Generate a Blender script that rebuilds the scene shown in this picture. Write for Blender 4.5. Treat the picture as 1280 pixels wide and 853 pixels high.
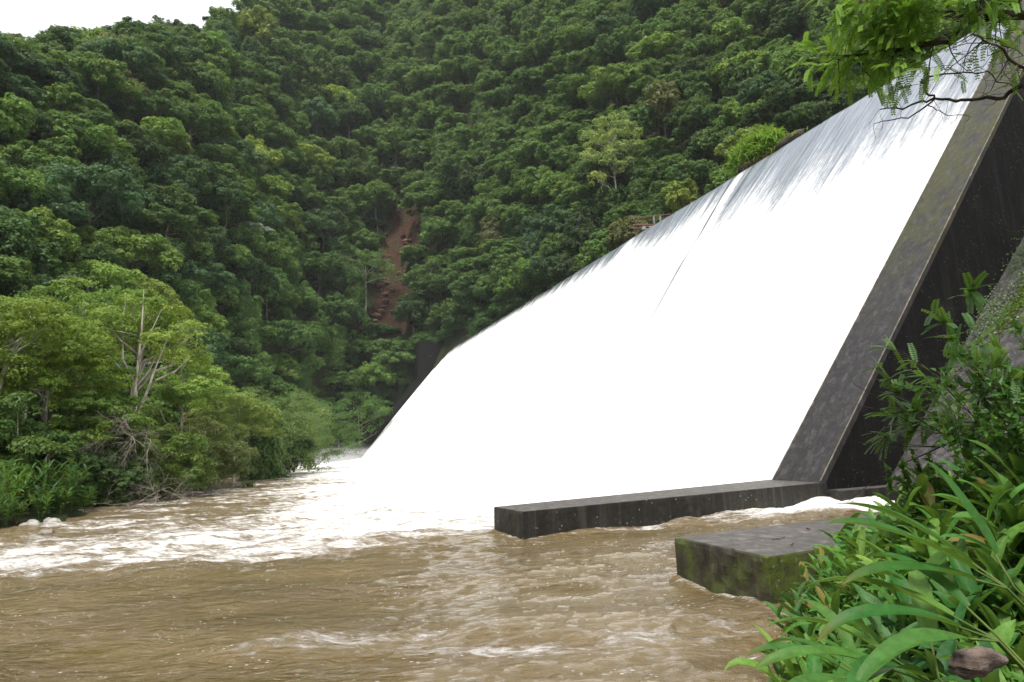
import bpy, math, random
import numpy as np
from mathutils import Matrix, Vector

for o in list(bpy.data.objects): bpy.data.objects.remove(o)
SC = bpy.context.scene
COL = SC.collection
rad = math.radians

# ------------------------------------------------------------------ camera, world, sun, exposure
F_PX, PITCH, ROLL, EYE = 780.0, rad(9.3), rad(2.3), 3.2
cam_d = bpy.data.cameras.new('camera'); cam = bpy.data.objects.new('camera', cam_d); COL.objects.link(cam)
cam_d.sensor_width = 36; cam_d.lens = F_PX / 1280 * 36; cam_d.clip_start = .05; cam_d.clip_end = 5000
_F = np.array([0, math.cos(PITCH), math.sin(PITCH)]); _R = np.array([1., 0, 0]); _U = np.cross(_R, _F)
_R2 = _R * math.cos(ROLL) - _U * math.sin(ROLL); _U2 = _U * math.cos(ROLL) + _R * math.sin(ROLL)
cam.matrix_world = Matrix(((_R2[0], _U2[0], -_F[0], 0), (_R2[1], _U2[1], -_F[1], 0), (_R2[2], _U2[2], -_F[2], EYE), (0, 0, 0, 1)))
SC.camera = cam

SUN_EL, SUN_AZ = rad(62), rad(200)       # high soft sun from behind the photographer, left
w = bpy.data.worlds.new('World'); SC.world = w; w.use_nodes = True
nt = w.node_tree; nt.nodes.clear()
sky = nt.nodes.new('ShaderNodeTexSky'); sky.sky_type = 'NISHITA'; sky.sun_disc = False
sky.sun_elevation = SUN_EL; sky.sun_rotation = SUN_AZ; sky.dust_density = 3.0; sky.air_density = 1.0
mixc = nt.nodes.new('ShaderNodeMix'); mixc.data_type = 'RGBA'; mixc.inputs[0].default_value = .72
mixc.inputs[7].default_value = (9.0, 9.1, 9.3, 1)       # bright thin cloud deck
bg = nt.nodes.new('ShaderNodeBackground'); bg.inputs[1].default_value = .1
wo = nt.nodes.new('ShaderNodeOutputWorld')
nt.links.new(sky.outputs[0], mixc.inputs[6]); nt.links.new(mixc.outputs[2], bg.inputs[0]); nt.links.new(bg.outputs[0], wo.inputs[0])
sl = bpy.data.lights.new('sun', 'SUN'); sl.energy = 2.8; sl.angle = rad(10); sl.color = (1, .95, .86)
so = bpy.data.objects.new('sun', sl); COL.objects.link(so)
_sd = Vector((math.sin(SUN_AZ) * math.cos(SUN_EL), math.cos(SUN_AZ) * math.cos(SUN_EL), math.sin(SUN_EL)))
so.rotation_euler = (-_sd).to_track_quat('-Z', 'Y').to_euler(); so.location = (0, 0, 60)
SC.view_settings.view_transform = 'Standard'; SC.view_settings.look = 'None'
SC.view_settings.exposure = 0.86; SC.view_settings.gamma = 1
SC.cycles.max_bounces = 6; SC.cycles.diffuse_bounces = 3; SC.cycles.transmission_bounces = 4
SC.cycles.transparent_max_bounces = 8; SC.cycles.volume_bounces = 1
SC.cycles.use_denoising = True

# ------------------------------------------------------------------ frame of reference of the dam
AX = np.array([math.sin(rad(-20.4)), math.cos(rad(-20.4))])      # along the crest, towards the far bank
MX = np.array([AX[1], -AX[0]])                                    # upstream
P0 = np.array([12.62, 31.77])
def D(al, out, z=0.0):
    p = P0 + AX * al + MX * out
    return np.array([p[0], p[1], z])
def ray(x, y):
    d = _F * F_PX + _R2 * (x - 640) - _U2 * (y - 426.5); return d / np.linalg.norm(d)
def at(x, y, r): return np.array([0, 0, EYE]) + ray(x, y) * r
def proj(p):
    v = np.asarray(p) - np.array([0, 0, EYE]); z = v @ _F
    return 640 + F_PX * (v @ _R2) / z, 426.5 - F_PX * (v @ _U2) / z, z

# ------------------------------------------------------------------ helpers
def unit(v):
    return v / np.maximum(np.linalg.norm(v, axis=-1, keepdims=True), 1e-9)

class MB:
    """collects vertices and faces"""
    def __init__(s): s.V = []; s.F = []; s.n = 0; s.A = {}
    def add(s, V, F, **attrs):
        V = np.asarray(V, float); s.V.append(V); s.F.append((np.asarray(F, np.int64) + s.n)); s.n += len(V)
        for k, v in attrs.items(): s.A.setdefault(k, []).append(np.broadcast_to(np.asarray(v, float), (len(V),)))
    def mesh(s, name, mat, smooth=True):
        V = np.concatenate(s.V); me = bpy.data.meshes.new(name)
        loops = np.concatenate([f.ravel() for f in s.F]); tot = np.concatenate([np.full(len(f), f.shape[1]) for f in s.F])
        me.vertices.add(len(V)); me.vertices.foreach_set('co', V.ravel())
        me.loops.add(len(loops)); me.loops.foreach_set('vertex_index', loops.astype(np.int32))
        st = np.concatenate([[0], np.cumsum(tot)[:-1]])
        me.polygons.add(len(tot)); me.polygons.foreach_set('loop_start', st.astype(np.int32)); me.polygons.foreach_set('loop_total', tot.astype(np.int32))
        me.polygons.foreach_set('use_smooth', np.full(len(tot), smooth))
        for k, l in s.A.items():
            at_ = me.attributes.new(k, 'FLOAT', 'POINT'); at_.data.foreach_set('value', np.concatenate(l).astype(np.float32))
        me.update(calc_edges=True); me.validate()
        if mat: me.materials.append(mat)
        return me

def link(name, data, parent=None, loc=None):
    o = bpy.data.objects.new(name, data); COL.objects.link(o)
    if parent: o.parent = parent
    if loc is not None: o.location = loc
    return o
def tag(o, label=None, cat=None, group=None, kind=None):
    if label: o['label'] = label
    if cat: o['category'] = cat
    if group: o['group'] = group
    if kind: o['kind'] = kind
    return o
def empty(name, loc=(0, 0, 0), rz=0.):
    o = bpy.data.objects.new(name, None); COL.objects.link(o); o.location = loc; o.rotation_euler = (0, 0, rz); o.empty_display_size = .2
    return o
def copy_thing(root):
    r = root.copy(); COL.objects.link(r)
    for ch in root.children:
        c = ch.copy(); COL.objects.link(c); c.parent = r
    return r

def tube(mb, pts, radii, sides=7, **attrs):
    pts = np.asarray(pts, float); radii = np.broadcast_to(np.asarray(radii, float), (len(pts),)); n = len(pts)
    T = unit(np.gradient(pts, axis=0)); ref = np.array([0, 0, 1.]) if abs(T[0][2]) < .9 else np.array([1., 0, 0])
    rings = []
    for i in range(n):
        u = unit(np.cross(T[i], ref)); v = np.cross(T[i], u); ref = ref if abs(T[i] @ ref) < .95 else u
        ang = np.linspace(0, 2 * math.pi, sides, endpoint=False)
        rings.append(pts[i] + radii[i] * (np.cos(ang)[:, None] * u + np.sin(ang)[:, None] * v))
    V = np.concatenate(rings); i, j = np.meshgrid(np.arange(n - 1), np.arange(sides), indexing='ij')
    a = i * sides + j; b = i * sides + (j + 1) % sides
    F = np.stack([a, b, b + sides, a + sides], -1).reshape(-1, 4)
    mb.add(V, F, **attrs)
    mb.add(np.concatenate([rings[-1], [pts[-1]]]), [[k, (k + 1) % sides, sides] for k in range(sides)], **attrs)

def prism(mb, poly, z0, z1):
    """vertical prism over an xy polygon"""
    n = len(poly); p = [tuple(q[:2]) for q in poly]
    V = [(x, y, z0) for x, y in p] + [(x, y, z1) for x, y in p]
    mb.add(V, [[i, (i + 1) % n, n + (i + 1) % n, n + i] for i in range(n)])
    mb.add(V[n:], [list(range(n))]); mb.add(V[:n], [list(range(n))[::-1]])

def value_noise(x, y, seed=0):
    xi = np.floor(x).astype(np.int64); yi = np.floor(y).astype(np.int64); xf = x - xi; yf = y - yi
    def h(a, b):
        n = (a * 374761393 + b * 668265263 + seed * 974711) & 0x7fffffff
        n = ((n ^ (n >> 13)) * 1274126177) & 0x7fffffff
        return ((n ^ (n >> 16)) & 0xffff) / 65535.0
    u = xf * xf * (3 - 2 * xf); v = yf * yf * (3 - 2 * yf)
    return (h(xi, yi) * (1 - u) + h(xi + 1, yi) * u) * (1 - v) + (h(xi, yi + 1) * (1 - u) + h(xi + 1, yi + 1) * u) * v
def fbm(x, y, seed=0, oct=4):
    s = 0; a = .5; x = np.asarray(x, float); y = np.asarray(y, float)
    for i in range(oct):
        s = s + a * (value_noise(x, y, seed + i) - .5); x = x * 2.03 + 11.3; y = y * 2.03 - 7.1; a *= .5
    return s
def sstep(a, b, x):
    t = np.clip((x - a) / (b - a), 0, 1); return t * t * (3 - 2 * t)

# ---- shader helpers
class NT:
    def __init__(s, name):
        s.m = bpy.data.materials.new(name); s.m.use_nodes = True; s.t = s.m.node_tree; s.t.nodes.clear()
        s.out = s.n('ShaderNodeOutputMaterial')
    def n(s, typ, **kw):
        nd = s.t.nodes.new(typ)
        for k, v in kw.items(): setattr(nd, k, v)
        return nd
    def l(s, a, b): s.t.links.new(a, b); return b
    def val(s, sock, v):
        if hasattr(v, 'is_linked') or hasattr(v, 'links'): s.t.links.new(v, sock)
        else: sock.default_value = v
    def mix(s, f, a, b, mode='MIX'):
        nd = s.n('ShaderNodeMix', data_type='RGBA', blend_type=mode)
        for so_, v in ((nd.inputs[0], f), (nd.inputs[6], a), (nd.inputs[7], b)):
            if isinstance(v, tuple) and len(v) == 3: v = (*v, 1)
            s.val(so_, v)
        return nd.outputs[2]
    def math(s, op, a, b=0., c=0.):
        nd = s.n('ShaderNodeMath', operation=op); s.val(nd.inputs[0], a); s.val(nd.inputs[1], b); s.val(nd.inputs[2], c); return nd.outputs[0]
    def ramp(s, f, a, b, lo=0., hi=1.):
        nd = s.n('ShaderNodeMapRange', interpolation_type='SMOOTHSTEP'); s.val(nd.inputs[0], f); s.val(nd.inputs[1], a); s.val(nd.inputs[2], b); s.val(nd.inputs[3], lo); s.val(nd.inputs[4], hi); return nd.outputs[0]
    def coord(s, kind='Object', scale=(1, 1, 1), rot=(0, 0, 0)):
        tc = s.n('ShaderNodeTexCoord'); mp = s.n('ShaderNodeMapping'); mp.inputs[3].default_value = scale; mp.inputs[2].default_value = rot
        s.l(tc.outputs[kind], mp.inputs[0]); return mp.outputs[0]
    def noise(s, v, scale, detail=4, rough=.55, dist=0.):
        nd = s.n('ShaderNodeTexNoise'); s.l(v, nd.inputs['Vector']); nd.inputs['Scale'].default_value = scale
        nd.inputs['Detail'].default_value = detail; nd.inputs['Roughness'].default_value = rough; nd.inputs['Distortion'].default_value = dist
        return nd.outputs[0]
    def attr(s, name): return s.n('ShaderNodeAttribute', attribute_name=name).outputs['Fac']
    def bsdf(s, color, rough=.7, spec=.3, bump=None, bstr=.3, bdist=.05):
        b = s.n('ShaderNodeBsdfPrincipled')
        s.val(b.inputs['Base Color'], (*color, 1) if isinstance(color, tuple) and len(color) == 3 else color)
        s.val(b.inputs['Roughness'], rough); s.val(b.inputs['Specular IOR Level'], spec)
        if bump is not None:
            bp = s.n('ShaderNodeBump'); bp.inputs['Strength'].default_value = bstr; bp.inputs['Distance'].default_value = bdist
            s.l(bump, bp.inputs['Height']); s.l(bp.outputs[0], b.inputs['Normal'])
        return b
    def done(s, shader): s.l(shader, s.out.inputs[0]); return s.m

def leaf_material(name, transl=.3, rough=.55, spec=.3, var=.35, tip=None):
    """leaf colour comes from the object's own colour, varied per plant and per leaf clump"""
    m = NT(name); oi = m.n('ShaderNodeObjectInfo'); tint = m.attr('tint')
    r = m.math('ADD', m.math('MULTIPLY', oi.outputs['Random'], .45), m.math('MULTIPLY', tint, .55))
    br = m.math('ADD', m.math('MULTIPLY', r, 2 * var), 1 - var)
    c1 = m.mix(1., oi.outputs['Color'], m.n('ShaderNodeCombineColor').outputs[0], 'MULTIPLY')
    cc = m.n('ShaderNodeHueSaturation'); m.l(oi.outputs['Color'], cc.inputs['Color']); m.l(br, cc.inputs['Value'])
    m.l(m.math('ADD', m.math('MULTIPLY', tint, -.05), .52), cc.inputs['Hue'])
    col = cc.outputs[0]
    if tip is not None:
        col = m.mix(m.ramp(m.attr('age'), .2, .8), col, tip)
    b = m.bsdf(col, rough, spec); t = m.n('ShaderNodeBsdfTranslucent')
    m.l(m.mix(.35, col, (.25, .35, .03)), t.inputs[0])
    mx = m.n('ShaderNodeMixShader'); mx.inputs[0].default_value = transl; m.l(b.outputs[0], mx.inputs[1]); m.l(t.outputs[0], mx.inputs[2])
    return m.done(mx.outputs[0])
M_LEAF = leaf_material('foliage', .4)
M_NEAR = leaf_material('near_foliage', .42, .45, .4, .35)
def mottled(m_):
    t = m_.node_tree; cc = [n for n in t.nodes if n.type == 'HUE_SAT'][0]; mixes = [l.to_socket for l in cc.outputs[0].links]
    tc = t.nodes.new('ShaderNodeTexCoord'); no = t.nodes.new('ShaderNodeTexNoise'); no.inputs['Scale'].default_value = 22; no.inputs['Detail'].default_value = 6; no.inputs['Roughness'].default_value = .7
    t.links.new(tc.outputs['Object'], no.inputs['Vector']); mr = t.nodes.new('ShaderNodeMapRange'); mr.inputs[1].default_value = .35; mr.inputs[2].default_value = .7; mr.inputs[3].default_value = .72; mr.inputs[4].default_value = 1.25
    t.links.new(no.outputs[0], mr.inputs[0]); hs = t.nodes.new('ShaderNodeHueSaturation'); t.links.new(cc.outputs[0], hs.inputs['Color']); t.links.new(mr.outputs[0], hs.inputs['Value'])
    no2 = t.nodes.new('ShaderNodeTexNoise'); no2.inputs['Scale'].default_value = 60; t.links.new(tc.outputs['Object'], no2.inputs['Vector'])
    m2 = t.nodes.new('ShaderNodeMapRange'); m2.inputs[1].default_value = .68; m2.inputs[2].default_value = .74; t.links.new(no2.outputs[0], m2.inputs[0])
    mx = t.nodes.new('ShaderNodeMix'); mx.data_type = 'RGBA'; mx.inputs[7].default_value = (.16, .11, .03, 1); t.links.new(m2.outputs[0], mx.inputs[0]); t.links.new(hs.outputs[0], mx.inputs[6])
    for s in mixes: t.links.new(mx.outputs[2], s)
    return m_
M_BLADE = mottled(leaf_material('blade_foliage', .38, .5, .22, .4, tip=(.2, .15, .04)))

def bark(name, c1, c2, sc=3.):
    m = NT(name); v = m.coord(scale=(1, 1, .25)); n = m.noise(v, sc, 5)
    return m.done(m.bsdf(m.mix(m.ramp(n, .35, .65), c1, c2), .85, .2, n, .5, .05).outputs[0])
M_BARK = bark('grey_bark', (.2, .18, .145), (.44, .41, .34))
M_BARKD = bark('dark_bark', (.03, .025, .018), (.1, .085, .06), 8)
M_TWIG = bark('dead_wood', (.13, .11, .09), (.3, .27, .23), 4)
M_STALK = bark('green_stalk', (.05, .1, .02), (.12, .16, .04), 8)

# ------------------------------------------------------------------ terrain
AZT = np.array([-180, -60, -45, -38, -30, -25, -20, -16.5, -13, -9, -4, 3, 10, 28, 45, 70, 180.])
D0T = np.array([70, 70, 78, 88, 112, 138, 172, 198, 206, 196, 172, 140, 117, 98, 90, 90, 90.])
SLT = np.array([.9, .9, .95, 1.02, 1.15, 1.3, 1.45, 1.65, 1.7, 1.65, 1.6, 1.45, 1.38, 1.28, 1.2, 1.2, 1.1])
AZS = np.array([-180, -42, -37.8, -34, -30.5, -28.4, -25, -22, -15, 180.])
TST = np.array([.565, .57, .59, .63, .655, .66, .685, .76, .92, .92])
SHORE = np.array([(-40, -120), (-26, -20), (-22.5, 12), (-24.3, 28), (-25.2, 33), (-25.6, 38.5), (-30, 43), (-36, 54), (-39, 64), (-46, 92), (-51.5, 118), (-54, 160), (-56, 194), (-52, 205), (-30, 214)], float)
_fa = np.arange(-180, 180.1, .5); _k = np.exp(-(np.arange(-12, 13) / 5.) ** 2); _k /= _k.sum()
def _sm(t): v_ = np.interp(_fa, AZT, t); return np.convolve(np.pad(v_, 12, 'edge'), _k, 'valid')
D0T = _sm(D0T); SLT = _sm(SLT); AZT = _fa
def sdist(x, y, P):
    best = np.full(x.shape, 1e9); sign = np.ones(x.shape)
    for (ax, ay), (bx, by) in zip(P[:-1], P[1:]):
        dx, dy = bx - ax, by - ay; L = dx * dx + dy * dy
        t = np.clip(((x - ax) * dx + (y - ay) * dy) / L, 0, 1); qx, qy = ax + t * dx, ay + t * dy
        d = np.hypot(x - qx, y - qy); s = np.sign(dx * (y - ay) - dy * (x - ax))
        m = d < best; best = np.where(m, d, best); sign = np.where(m, s, sign)
    return best * sign          # positive on the left-hand (land) side
def ground(x, y):
    x = np.asarray(x, float); y = np.asarray(y, float)
    az = np.degrees(np.arctan2(x, y)); Dd = np.hypot(x, y)
    d0 = np.interp(az, AZT, D0T); s = np.interp(az, AZT, SLT); T = np.interp(az, AZS, TST)
    n = fbm(x / 55, y / 55, 3, 4) * 26
    dr = (s * d0 - 7) / (s - np.minimum(T, s - .3)); cap = T * dr + 1.
    h = s * (Dd - d0) + n * sstep(0, 40, Dd - d0)
    k = 14.; hs = -k * np.logaddexp(-h / k, -(cap + n * .12) / k)
    bank = sdist(x, y, SHORE); hb = np.where(bank > 0, .12 + bank * .16, bank * .35)
    hb = np.clip(hb, -2.5, 9) + fbm(x / 6, y / 6, 9, 3) * .8 * sstep(1, 6, bank)
    g = np.maximum(hb, np.where(az < 60, hs, hb))
    # river bed / reservoir side stays low in front of the hill
    return np.where((bank < 0) & (Dd < d0 - 2), np.clip(hb, -2.5, -.6), g)

# scar footprint: narrow chute on the hillside, in polar terms about the valley
def scar_mask(x, y):
    az = np.degrees(np.arctan2(x, y)); z = ground(x, y); Dd = np.hypot(x, y)
    el = (z - EYE) / Dd
    u = (el - .2) / .185                                   # 0 foot, 1 head
    c = -11.6 + 1.6 * u + .5 * np.sin(u * 9)
    wd = np.interp(u, [-.1, .1, .5, .8, 1.1], [2.6, 2.2, 1.5, 2.0, 1.3])
    n = fbm(x / 3, y / 3, 21, 3) * 2.2
    return sstep(0, .5, wd + n - np.abs(az - c)) * sstep(-.15, -.02, u) * sstep(1.1, 1., u)

g = MB()
azs = np.radians(np.concatenate([np.linspace(-180, -60, 40)[:-1], np.linspace(-60, 50, 420), np.linspace(50, 180, 45)[1:]]))
rs = np.concatenate([np.linspace(2, 60, 30)[:-1], np.linspace(60, 420, 230), np.linspace(430, 510, 8)])
A_, R_ = np.meshgrid(azs, rs, indexing='ij'); X = R_ * np.sin(A_); Y = R_ * np.cos(A_); Z = ground(X, Y)
Z = Z + fbm(X / 4, Y / 4, 5, 3) * 1.2 * (Z > 4)
sm = scar_mask(X, Y); Z = Z - sm * 2.2 + sm * (fbm(X / 2.6, Y / 2.6, 31, 4) * 6)
nr = len(rs); i, j = np.meshgrid(np.arange(len(azs) - 1), np.arange(nr - 1), indexing='ij'); q = i * nr + j
X = np.clip(X, -515, 515); Y = np.clip(Y, -135, 515); Z = np.minimum(Z, 415)
g.add(np.stack([X, Y, Z], -1).reshape(-1, 3), np.stack([q, q + nr, q + nr + 1, q + 1], -1).reshape(-1, 4), scar=sm.ravel())
m = NT('forest_floor'); v = m.coord(); n1 = m.noise(v, .35, 6); n2 = m.noise(v, 2.2, 6, .65); n3 = m.noise(v, .9, 6, .7, .6)
soil = m.mix(m.ramp(n1, .4, .6), (.018, .03, .01), (.035, .03, .018))
red = m.mix(m.ramp(n2, .35, .65), (.022, .011, .008), (.095, .045, .03)); red = m.mix(m.ramp(n3, .5, .6), red, (.018, .014, .01)); red = m.mix(m.ramp(m.noise(v, .5, 5), .56, .64), red, (.03, .045, .015))
ter = link('hillside_terrain', g.mesh('hillside_terrain', m.done(m.bsdf(m.mix(m.attr('scar'), soil, red), .95, .1, n2, .8, .3).outputs[0])))
tag(ter, kind='structure')

# ------------------------------------------------------------------ river
def foam_amount(x, y):
    al = (x - P0[0]) * AX[0] + (y - P0[1]) * AX[1]; ou = (x - P0[0]) * MX[0] + (y - P0[1]) * MX[1]
    wob = fbm(x / 9, y / 9, 41, 3) * 10
    base = sstep(-42, -6, ou + wob * 1.0) * sstep(-5.5, .5, al + wob * .35) * 1.0
    band = sstep(-6, -1.5, al + wob * .4) * sstep(19, 5, al + wob * .8) * sstep(-85, -18, ou) * .64
    slack = sstep(-7.2, -5.6, al) * sstep(-12, -3, ou) * sstep(-13, -10, al) * .8          # between the two blocks
    patch = np.clip(np.interp(al, [-12, -6, 0, 12, 60], [.08, .17, .42, .42, .3]) + fbm(x / 8 + y / 9, y / 2.2, 43, 3) * 1.0, 0, .5)
    for a0, a1, o0, o1 in ((-5, -2.6, -15.4, 0), (-15.7, -12.8, -14.5, -5)):
        dd = np.hypot(np.maximum(np.maximum(a0 - al, al - a1), 0), np.maximum(np.maximum(o0 - ou, ou - o1), 0)); patch = np.maximum(patch, sstep(.3, .05, dd + fbm(x * 1.5, y * 1.5, 47, 2) * .35) * .44)
    f = np.maximum(np.maximum(np.maximum(base, band), slack), patch)
    return np.clip(f, 0, 1), al, ou
wm = MB()
th = np.radians(np.linspace(-62, 58, 620)); rr = np.geomspace(3.0, 330, 760)
TH, RR = np.meshgrid(th, rr, indexing='ij'); X = RR * np.sin(TH); Y = RR * np.cos(TH)
FO, AL, OU = foam_amount(X, Y)
keep = OU < 1.5
fx = -OU; fy = AL
amp = (.25 + 1.2 * np.clip(FO, 0, 1))
far = sstep(140, 30, RR) * .7 + .3
ridge = lambda a: 1 - 2 * np.abs(a)
Z = (fbm(fx / 2.6, fy / 1.5, 51, 4) * .62 + ridge(fbm(fx / 1.3 + 3, fy / .7, 57, 3) * 2) * .11) * amp * far - .03
Z += sstep(-7, 0, OU) * sstep(-1, 2, AL) * (.35 + fbm(fx / 1.5, fy / 1.5, 61, 3) * .9)
nr = len(rr); i, j = np.meshgrid(np.arange(len(th) - 1), np.arange(nr - 1), indexing='ij'); q = i * nr + j
kq = keep[:-1, :-1]; q = q[kq]
wm.add(np.stack([X, Y, Z], -1).reshape(-1, 3), np.stack([q, q + nr, q + nr + 1, q + 1], -1).reshape(-1, 4), foam=FO.ravel())
m = NT('muddy_water'); rotz = math.atan2(MX[1], MX[0])
vf = m.coord(scale=(.42, 1, 1), rot=(0, 0, -rotz)); vw = m.coord()
fo = m.attr('foam'); s1 = m.noise(vf, 1.1, 8, .66, .6); s2 = m.noise(vf, 4.2, 8, .7, .5); s3 = m.noise(vf, 14., 6, .7, .3)
fine = m.math('ADD', m.math('MULTIPLY', s1, .5), m.math('ADD', m.math('MULTIPLY', s2, .33), m.math('MULTIPLY', s3, .17)))
thr = m.math('SUBTRACT', .70, m.math('MULTIPLY', fo, .36))
fm = m.ramp(m.math('SUBTRACT', fine, thr), -.07, .11)
vo = m.n('ShaderNodeTexVoronoi'); m.l(vf, vo.inputs['Vector']); vo.inputs['Scale'].default_value = 11.
speck = m.math('MULTIPLY', m.ramp(vo.outputs['Distance'], m.ramp(s3, .3, .7, .05, .3), .05), m.ramp(s1, .47, .56))
fm = m.math('MAXIMUM', fm, m.math('MULTIPLY', speck, .8))
mud = m.mix(m.ramp(m.noise(vf, .5, 4), .35, .65), (.078, .054, .015), (.115, .082, .026))
mud = m.mix(m.math('MULTIPLY', fo, .75), mud, (.25, .185, .115))
col = m.mix(fm, mud, (.9, .88, .86))
rough = m.math('ADD', m.math('MULTIPLY', fm, .5), .07)
b1 = m.noise(vf, 2.4, 6, .6, .3); b2 = m.noise(vf, 7.5, 5, .6, .3)
hgt = m.math('ADD', m.math('ADD', b1, m.math('MULTIPLY', b2, .35)), m.math('MULTIPLY', fm, .15))
river = link('river_water', wm.mesh('river_water', m.done(m.bsdf(col, rough, .5, hgt, 1., .3).outputs[0])))
tag(river, kind='structure')

# ------------------------------------------------------------------ concrete
def concrete(name, base, light, moss, moss_amt=.5, scr=True, z0=None, z1=None, speck=.0, streak=(1, 1, .3), lifts=2.4, rough=.6, spec=.4):
    m = NT(name); v = m.coord(); n1 = m.noise(v, .8, 7, .65); n2 = m.noise(v, 6, 8, .7); n3 = m.noise(m.coord(scale=streak), 2.6, 5, .6)
    col = m.mix(m.ramp(n3, .35, .7), base, light); col = m.mix(m.ramp(n2, .3, .75), col, tuple(c * .5 for c in base))
    mk = m.ramp(n1, .62 - .25 * moss_amt, .8 - .25 * moss_amt)
    if z0 is not None:
        ps = m.n('ShaderNodeNewGeometry'); sp = m.n('ShaderNodeSeparateXYZ'); m.l(ps.outputs['Position'], sp.inputs[0])
        mk = m.math('MULTIPLY', mk, m.ramp(m.math('ADD', sp.outputs[2], m.math('MULTIPLY', n1, 6)), z0, z1))
    mk = m.math('MULTIPLY', mk, m.ramp(n2, .35, .55))
    col = m.mix(mk, col, moss)
    if speck:
        vo = m.n('ShaderNodeTexVoronoi'); m.l(m.coord(), vo.inputs['Vector']); vo.inputs['Scale'].default_value = 5.5
        col = m.mix(m.math('MULTIPLY', m.ramp(vo.outputs['Distance'], .2, .1), m.ramp(n1, .5, .56, 0, speck)), col, (.4, .4, .36))
    sx_ = m.n('ShaderNodeSeparateXYZ'); m.l(m.coord(), sx_.inputs[0])
    lift = m.math('PINGPONG', m.math('ADD', sx_.outputs[2], m.math('MULTIPLY', n1, .06)), lifts / 2)
    col = m.mix(m.ramp(lift, .035, .0, 0, .55), col, tuple(c * .35 for c in base))
    drip = m.ramp(m.noise(m.coord(scale=(1.3, 1.3, .07)), 2.2, 4, .6), .52, .66, 0, .55); col = m.mix(drip, col, tuple(min(c * 1.5, 1) for c in light))
    if scr:
        s = m.noise(m.coord(scale=(9, 1.2, 2), rot=(0, 0, .6)), 1.6, 6, .75)
        col = m.mix(m.math('MULTIPLY', m.ramp(s, .63, .72), .28), col, (.3, .3, .3))
    return m.done(m.bsdf(col, rough, spec, m.math('ADD', n2, m.math('MULTIPLY', n1, .6)), .55, .06).outputs[0])
M_WALL = concrete('wet_dark_concrete', (.022, .021, .022), (.047, .045, .046), (.044, .046, .006), 1.0, True, 11, 20)
M_SIDE = concrete('black_concrete', (.005, .005, .005), (.012, .011, .011), (.012, .018, .006), .3, False, speck=.25, rough=.85, spec=.15)
M_ABUT = concrete('weathered_grey_concrete', (.04, .037, .04), (.085, .078, .082), (.07, .12, .02), .35, True)
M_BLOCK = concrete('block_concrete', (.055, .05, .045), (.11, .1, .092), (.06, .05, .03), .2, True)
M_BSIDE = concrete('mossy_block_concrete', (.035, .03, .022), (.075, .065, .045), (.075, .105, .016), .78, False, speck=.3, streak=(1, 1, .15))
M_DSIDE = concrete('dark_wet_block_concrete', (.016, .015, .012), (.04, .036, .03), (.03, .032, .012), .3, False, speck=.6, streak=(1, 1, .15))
M_EDGE = concrete('worn_edge_concrete', (.12, .1, .08), (.22, .18, .14), (.08, .08, .03), .3, False)

TH_ = rad(50); dO, dZ = math.cos(TH_), math.sin(TH_); CREST = 35.6
def face_z(o): return .9 + o * math.tan(TH_)
LEN = 176.0

# dam body (thing): spillway core, buttress wall, recessed face, far wall
dam = tag(empty('spillway_dam', D(80, 10)), 'tall sloping dam whose whole face is covered by falling white water', 'dam')
def extr(name, prof, a0, a1, mat, parent, mid=0, bev=0):
    """extrude an (out, z) profile along the dam axis"""
    n = len(prof); V = [D(a0, o, z) for o, z in prof] + [D(a1, o, z) for o, z in prof]
    mb = MB(); mb.add(V, [[i, n + i, n + (i + 1) % n, (i + 1) % n] for i in range(n)])
    mb.add(V[:n], [list(range(n))]); mb.add(V[n:], [list(range(n))[::-1]])
    o = link(name, mb.mesh(name, mat, False), parent)
    if bev: bv = o.modifiers.new('b', 'BEVEL'); bv.width = bev; bv.segments = 2; bv.limit_method = 'ANGLE'
    o.matrix_parent_inverse = Matrix.Translation(-Vector(parent.location)) if parent else Matrix()
    return o
core = [(2.0, -2), (2.0, face_z(2.0) - 1.3), (29.2, face_z(29.2) - 1.3), (31.0, CREST - .9), (33, CREST - .6), (36, CREST - 1.4), (36, -2)]
extr('spillway_face', core, -.6, LEN, M_SIDE, dam)
extr('abutment_wall', [(3.9, -1), (3.9, .45), (39, 35.4), (42, 35.4), (42, -1)], -70, -2.95, M_ABUT, dam)
SWT = 38.5
side = extr('buttress_wall', [(0, -1), (0, .9), ((SWT - .9) / math.tan(TH_), SWT), (37.5, SWT), (37.5, -1)], -3.0, 0, M_WALL, dam, bev=.05)
# the near side of the buttress is coloured almost black, darker than its top: its own skin, 3 mm proud
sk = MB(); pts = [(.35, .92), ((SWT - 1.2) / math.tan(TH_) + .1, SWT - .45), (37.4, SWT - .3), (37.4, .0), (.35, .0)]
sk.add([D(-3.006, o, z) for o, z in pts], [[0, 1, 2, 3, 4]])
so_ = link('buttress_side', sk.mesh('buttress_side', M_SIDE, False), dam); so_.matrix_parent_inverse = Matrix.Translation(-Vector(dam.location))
ed = MB(); tube(ed, [D(-.03, t * dO, .9 + t * dZ + .01) for t in np.linspace(0.05, 48, 40)], .035, 5)
tube(ed, [D(-2.97, t * dO, .9 + t * dZ + .01) for t in np.linspace(0.05, 48, 40)], .04, 5)
e_ = link('worn_edge', ed.mesh('worn_edge', M_EDGE), dam); e_.matrix_parent_inverse = Matrix.Translation(-Vector(dam.location))
extr('far_wall', [(-2.2, -1), (-2.2, .9), (18.5, face_z(18.5) + 2.4), (18.8, 37.6), (37, 37.6), (37, -1)], LEN - 1, LEN + 5, M_SIDE, dam)

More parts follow.
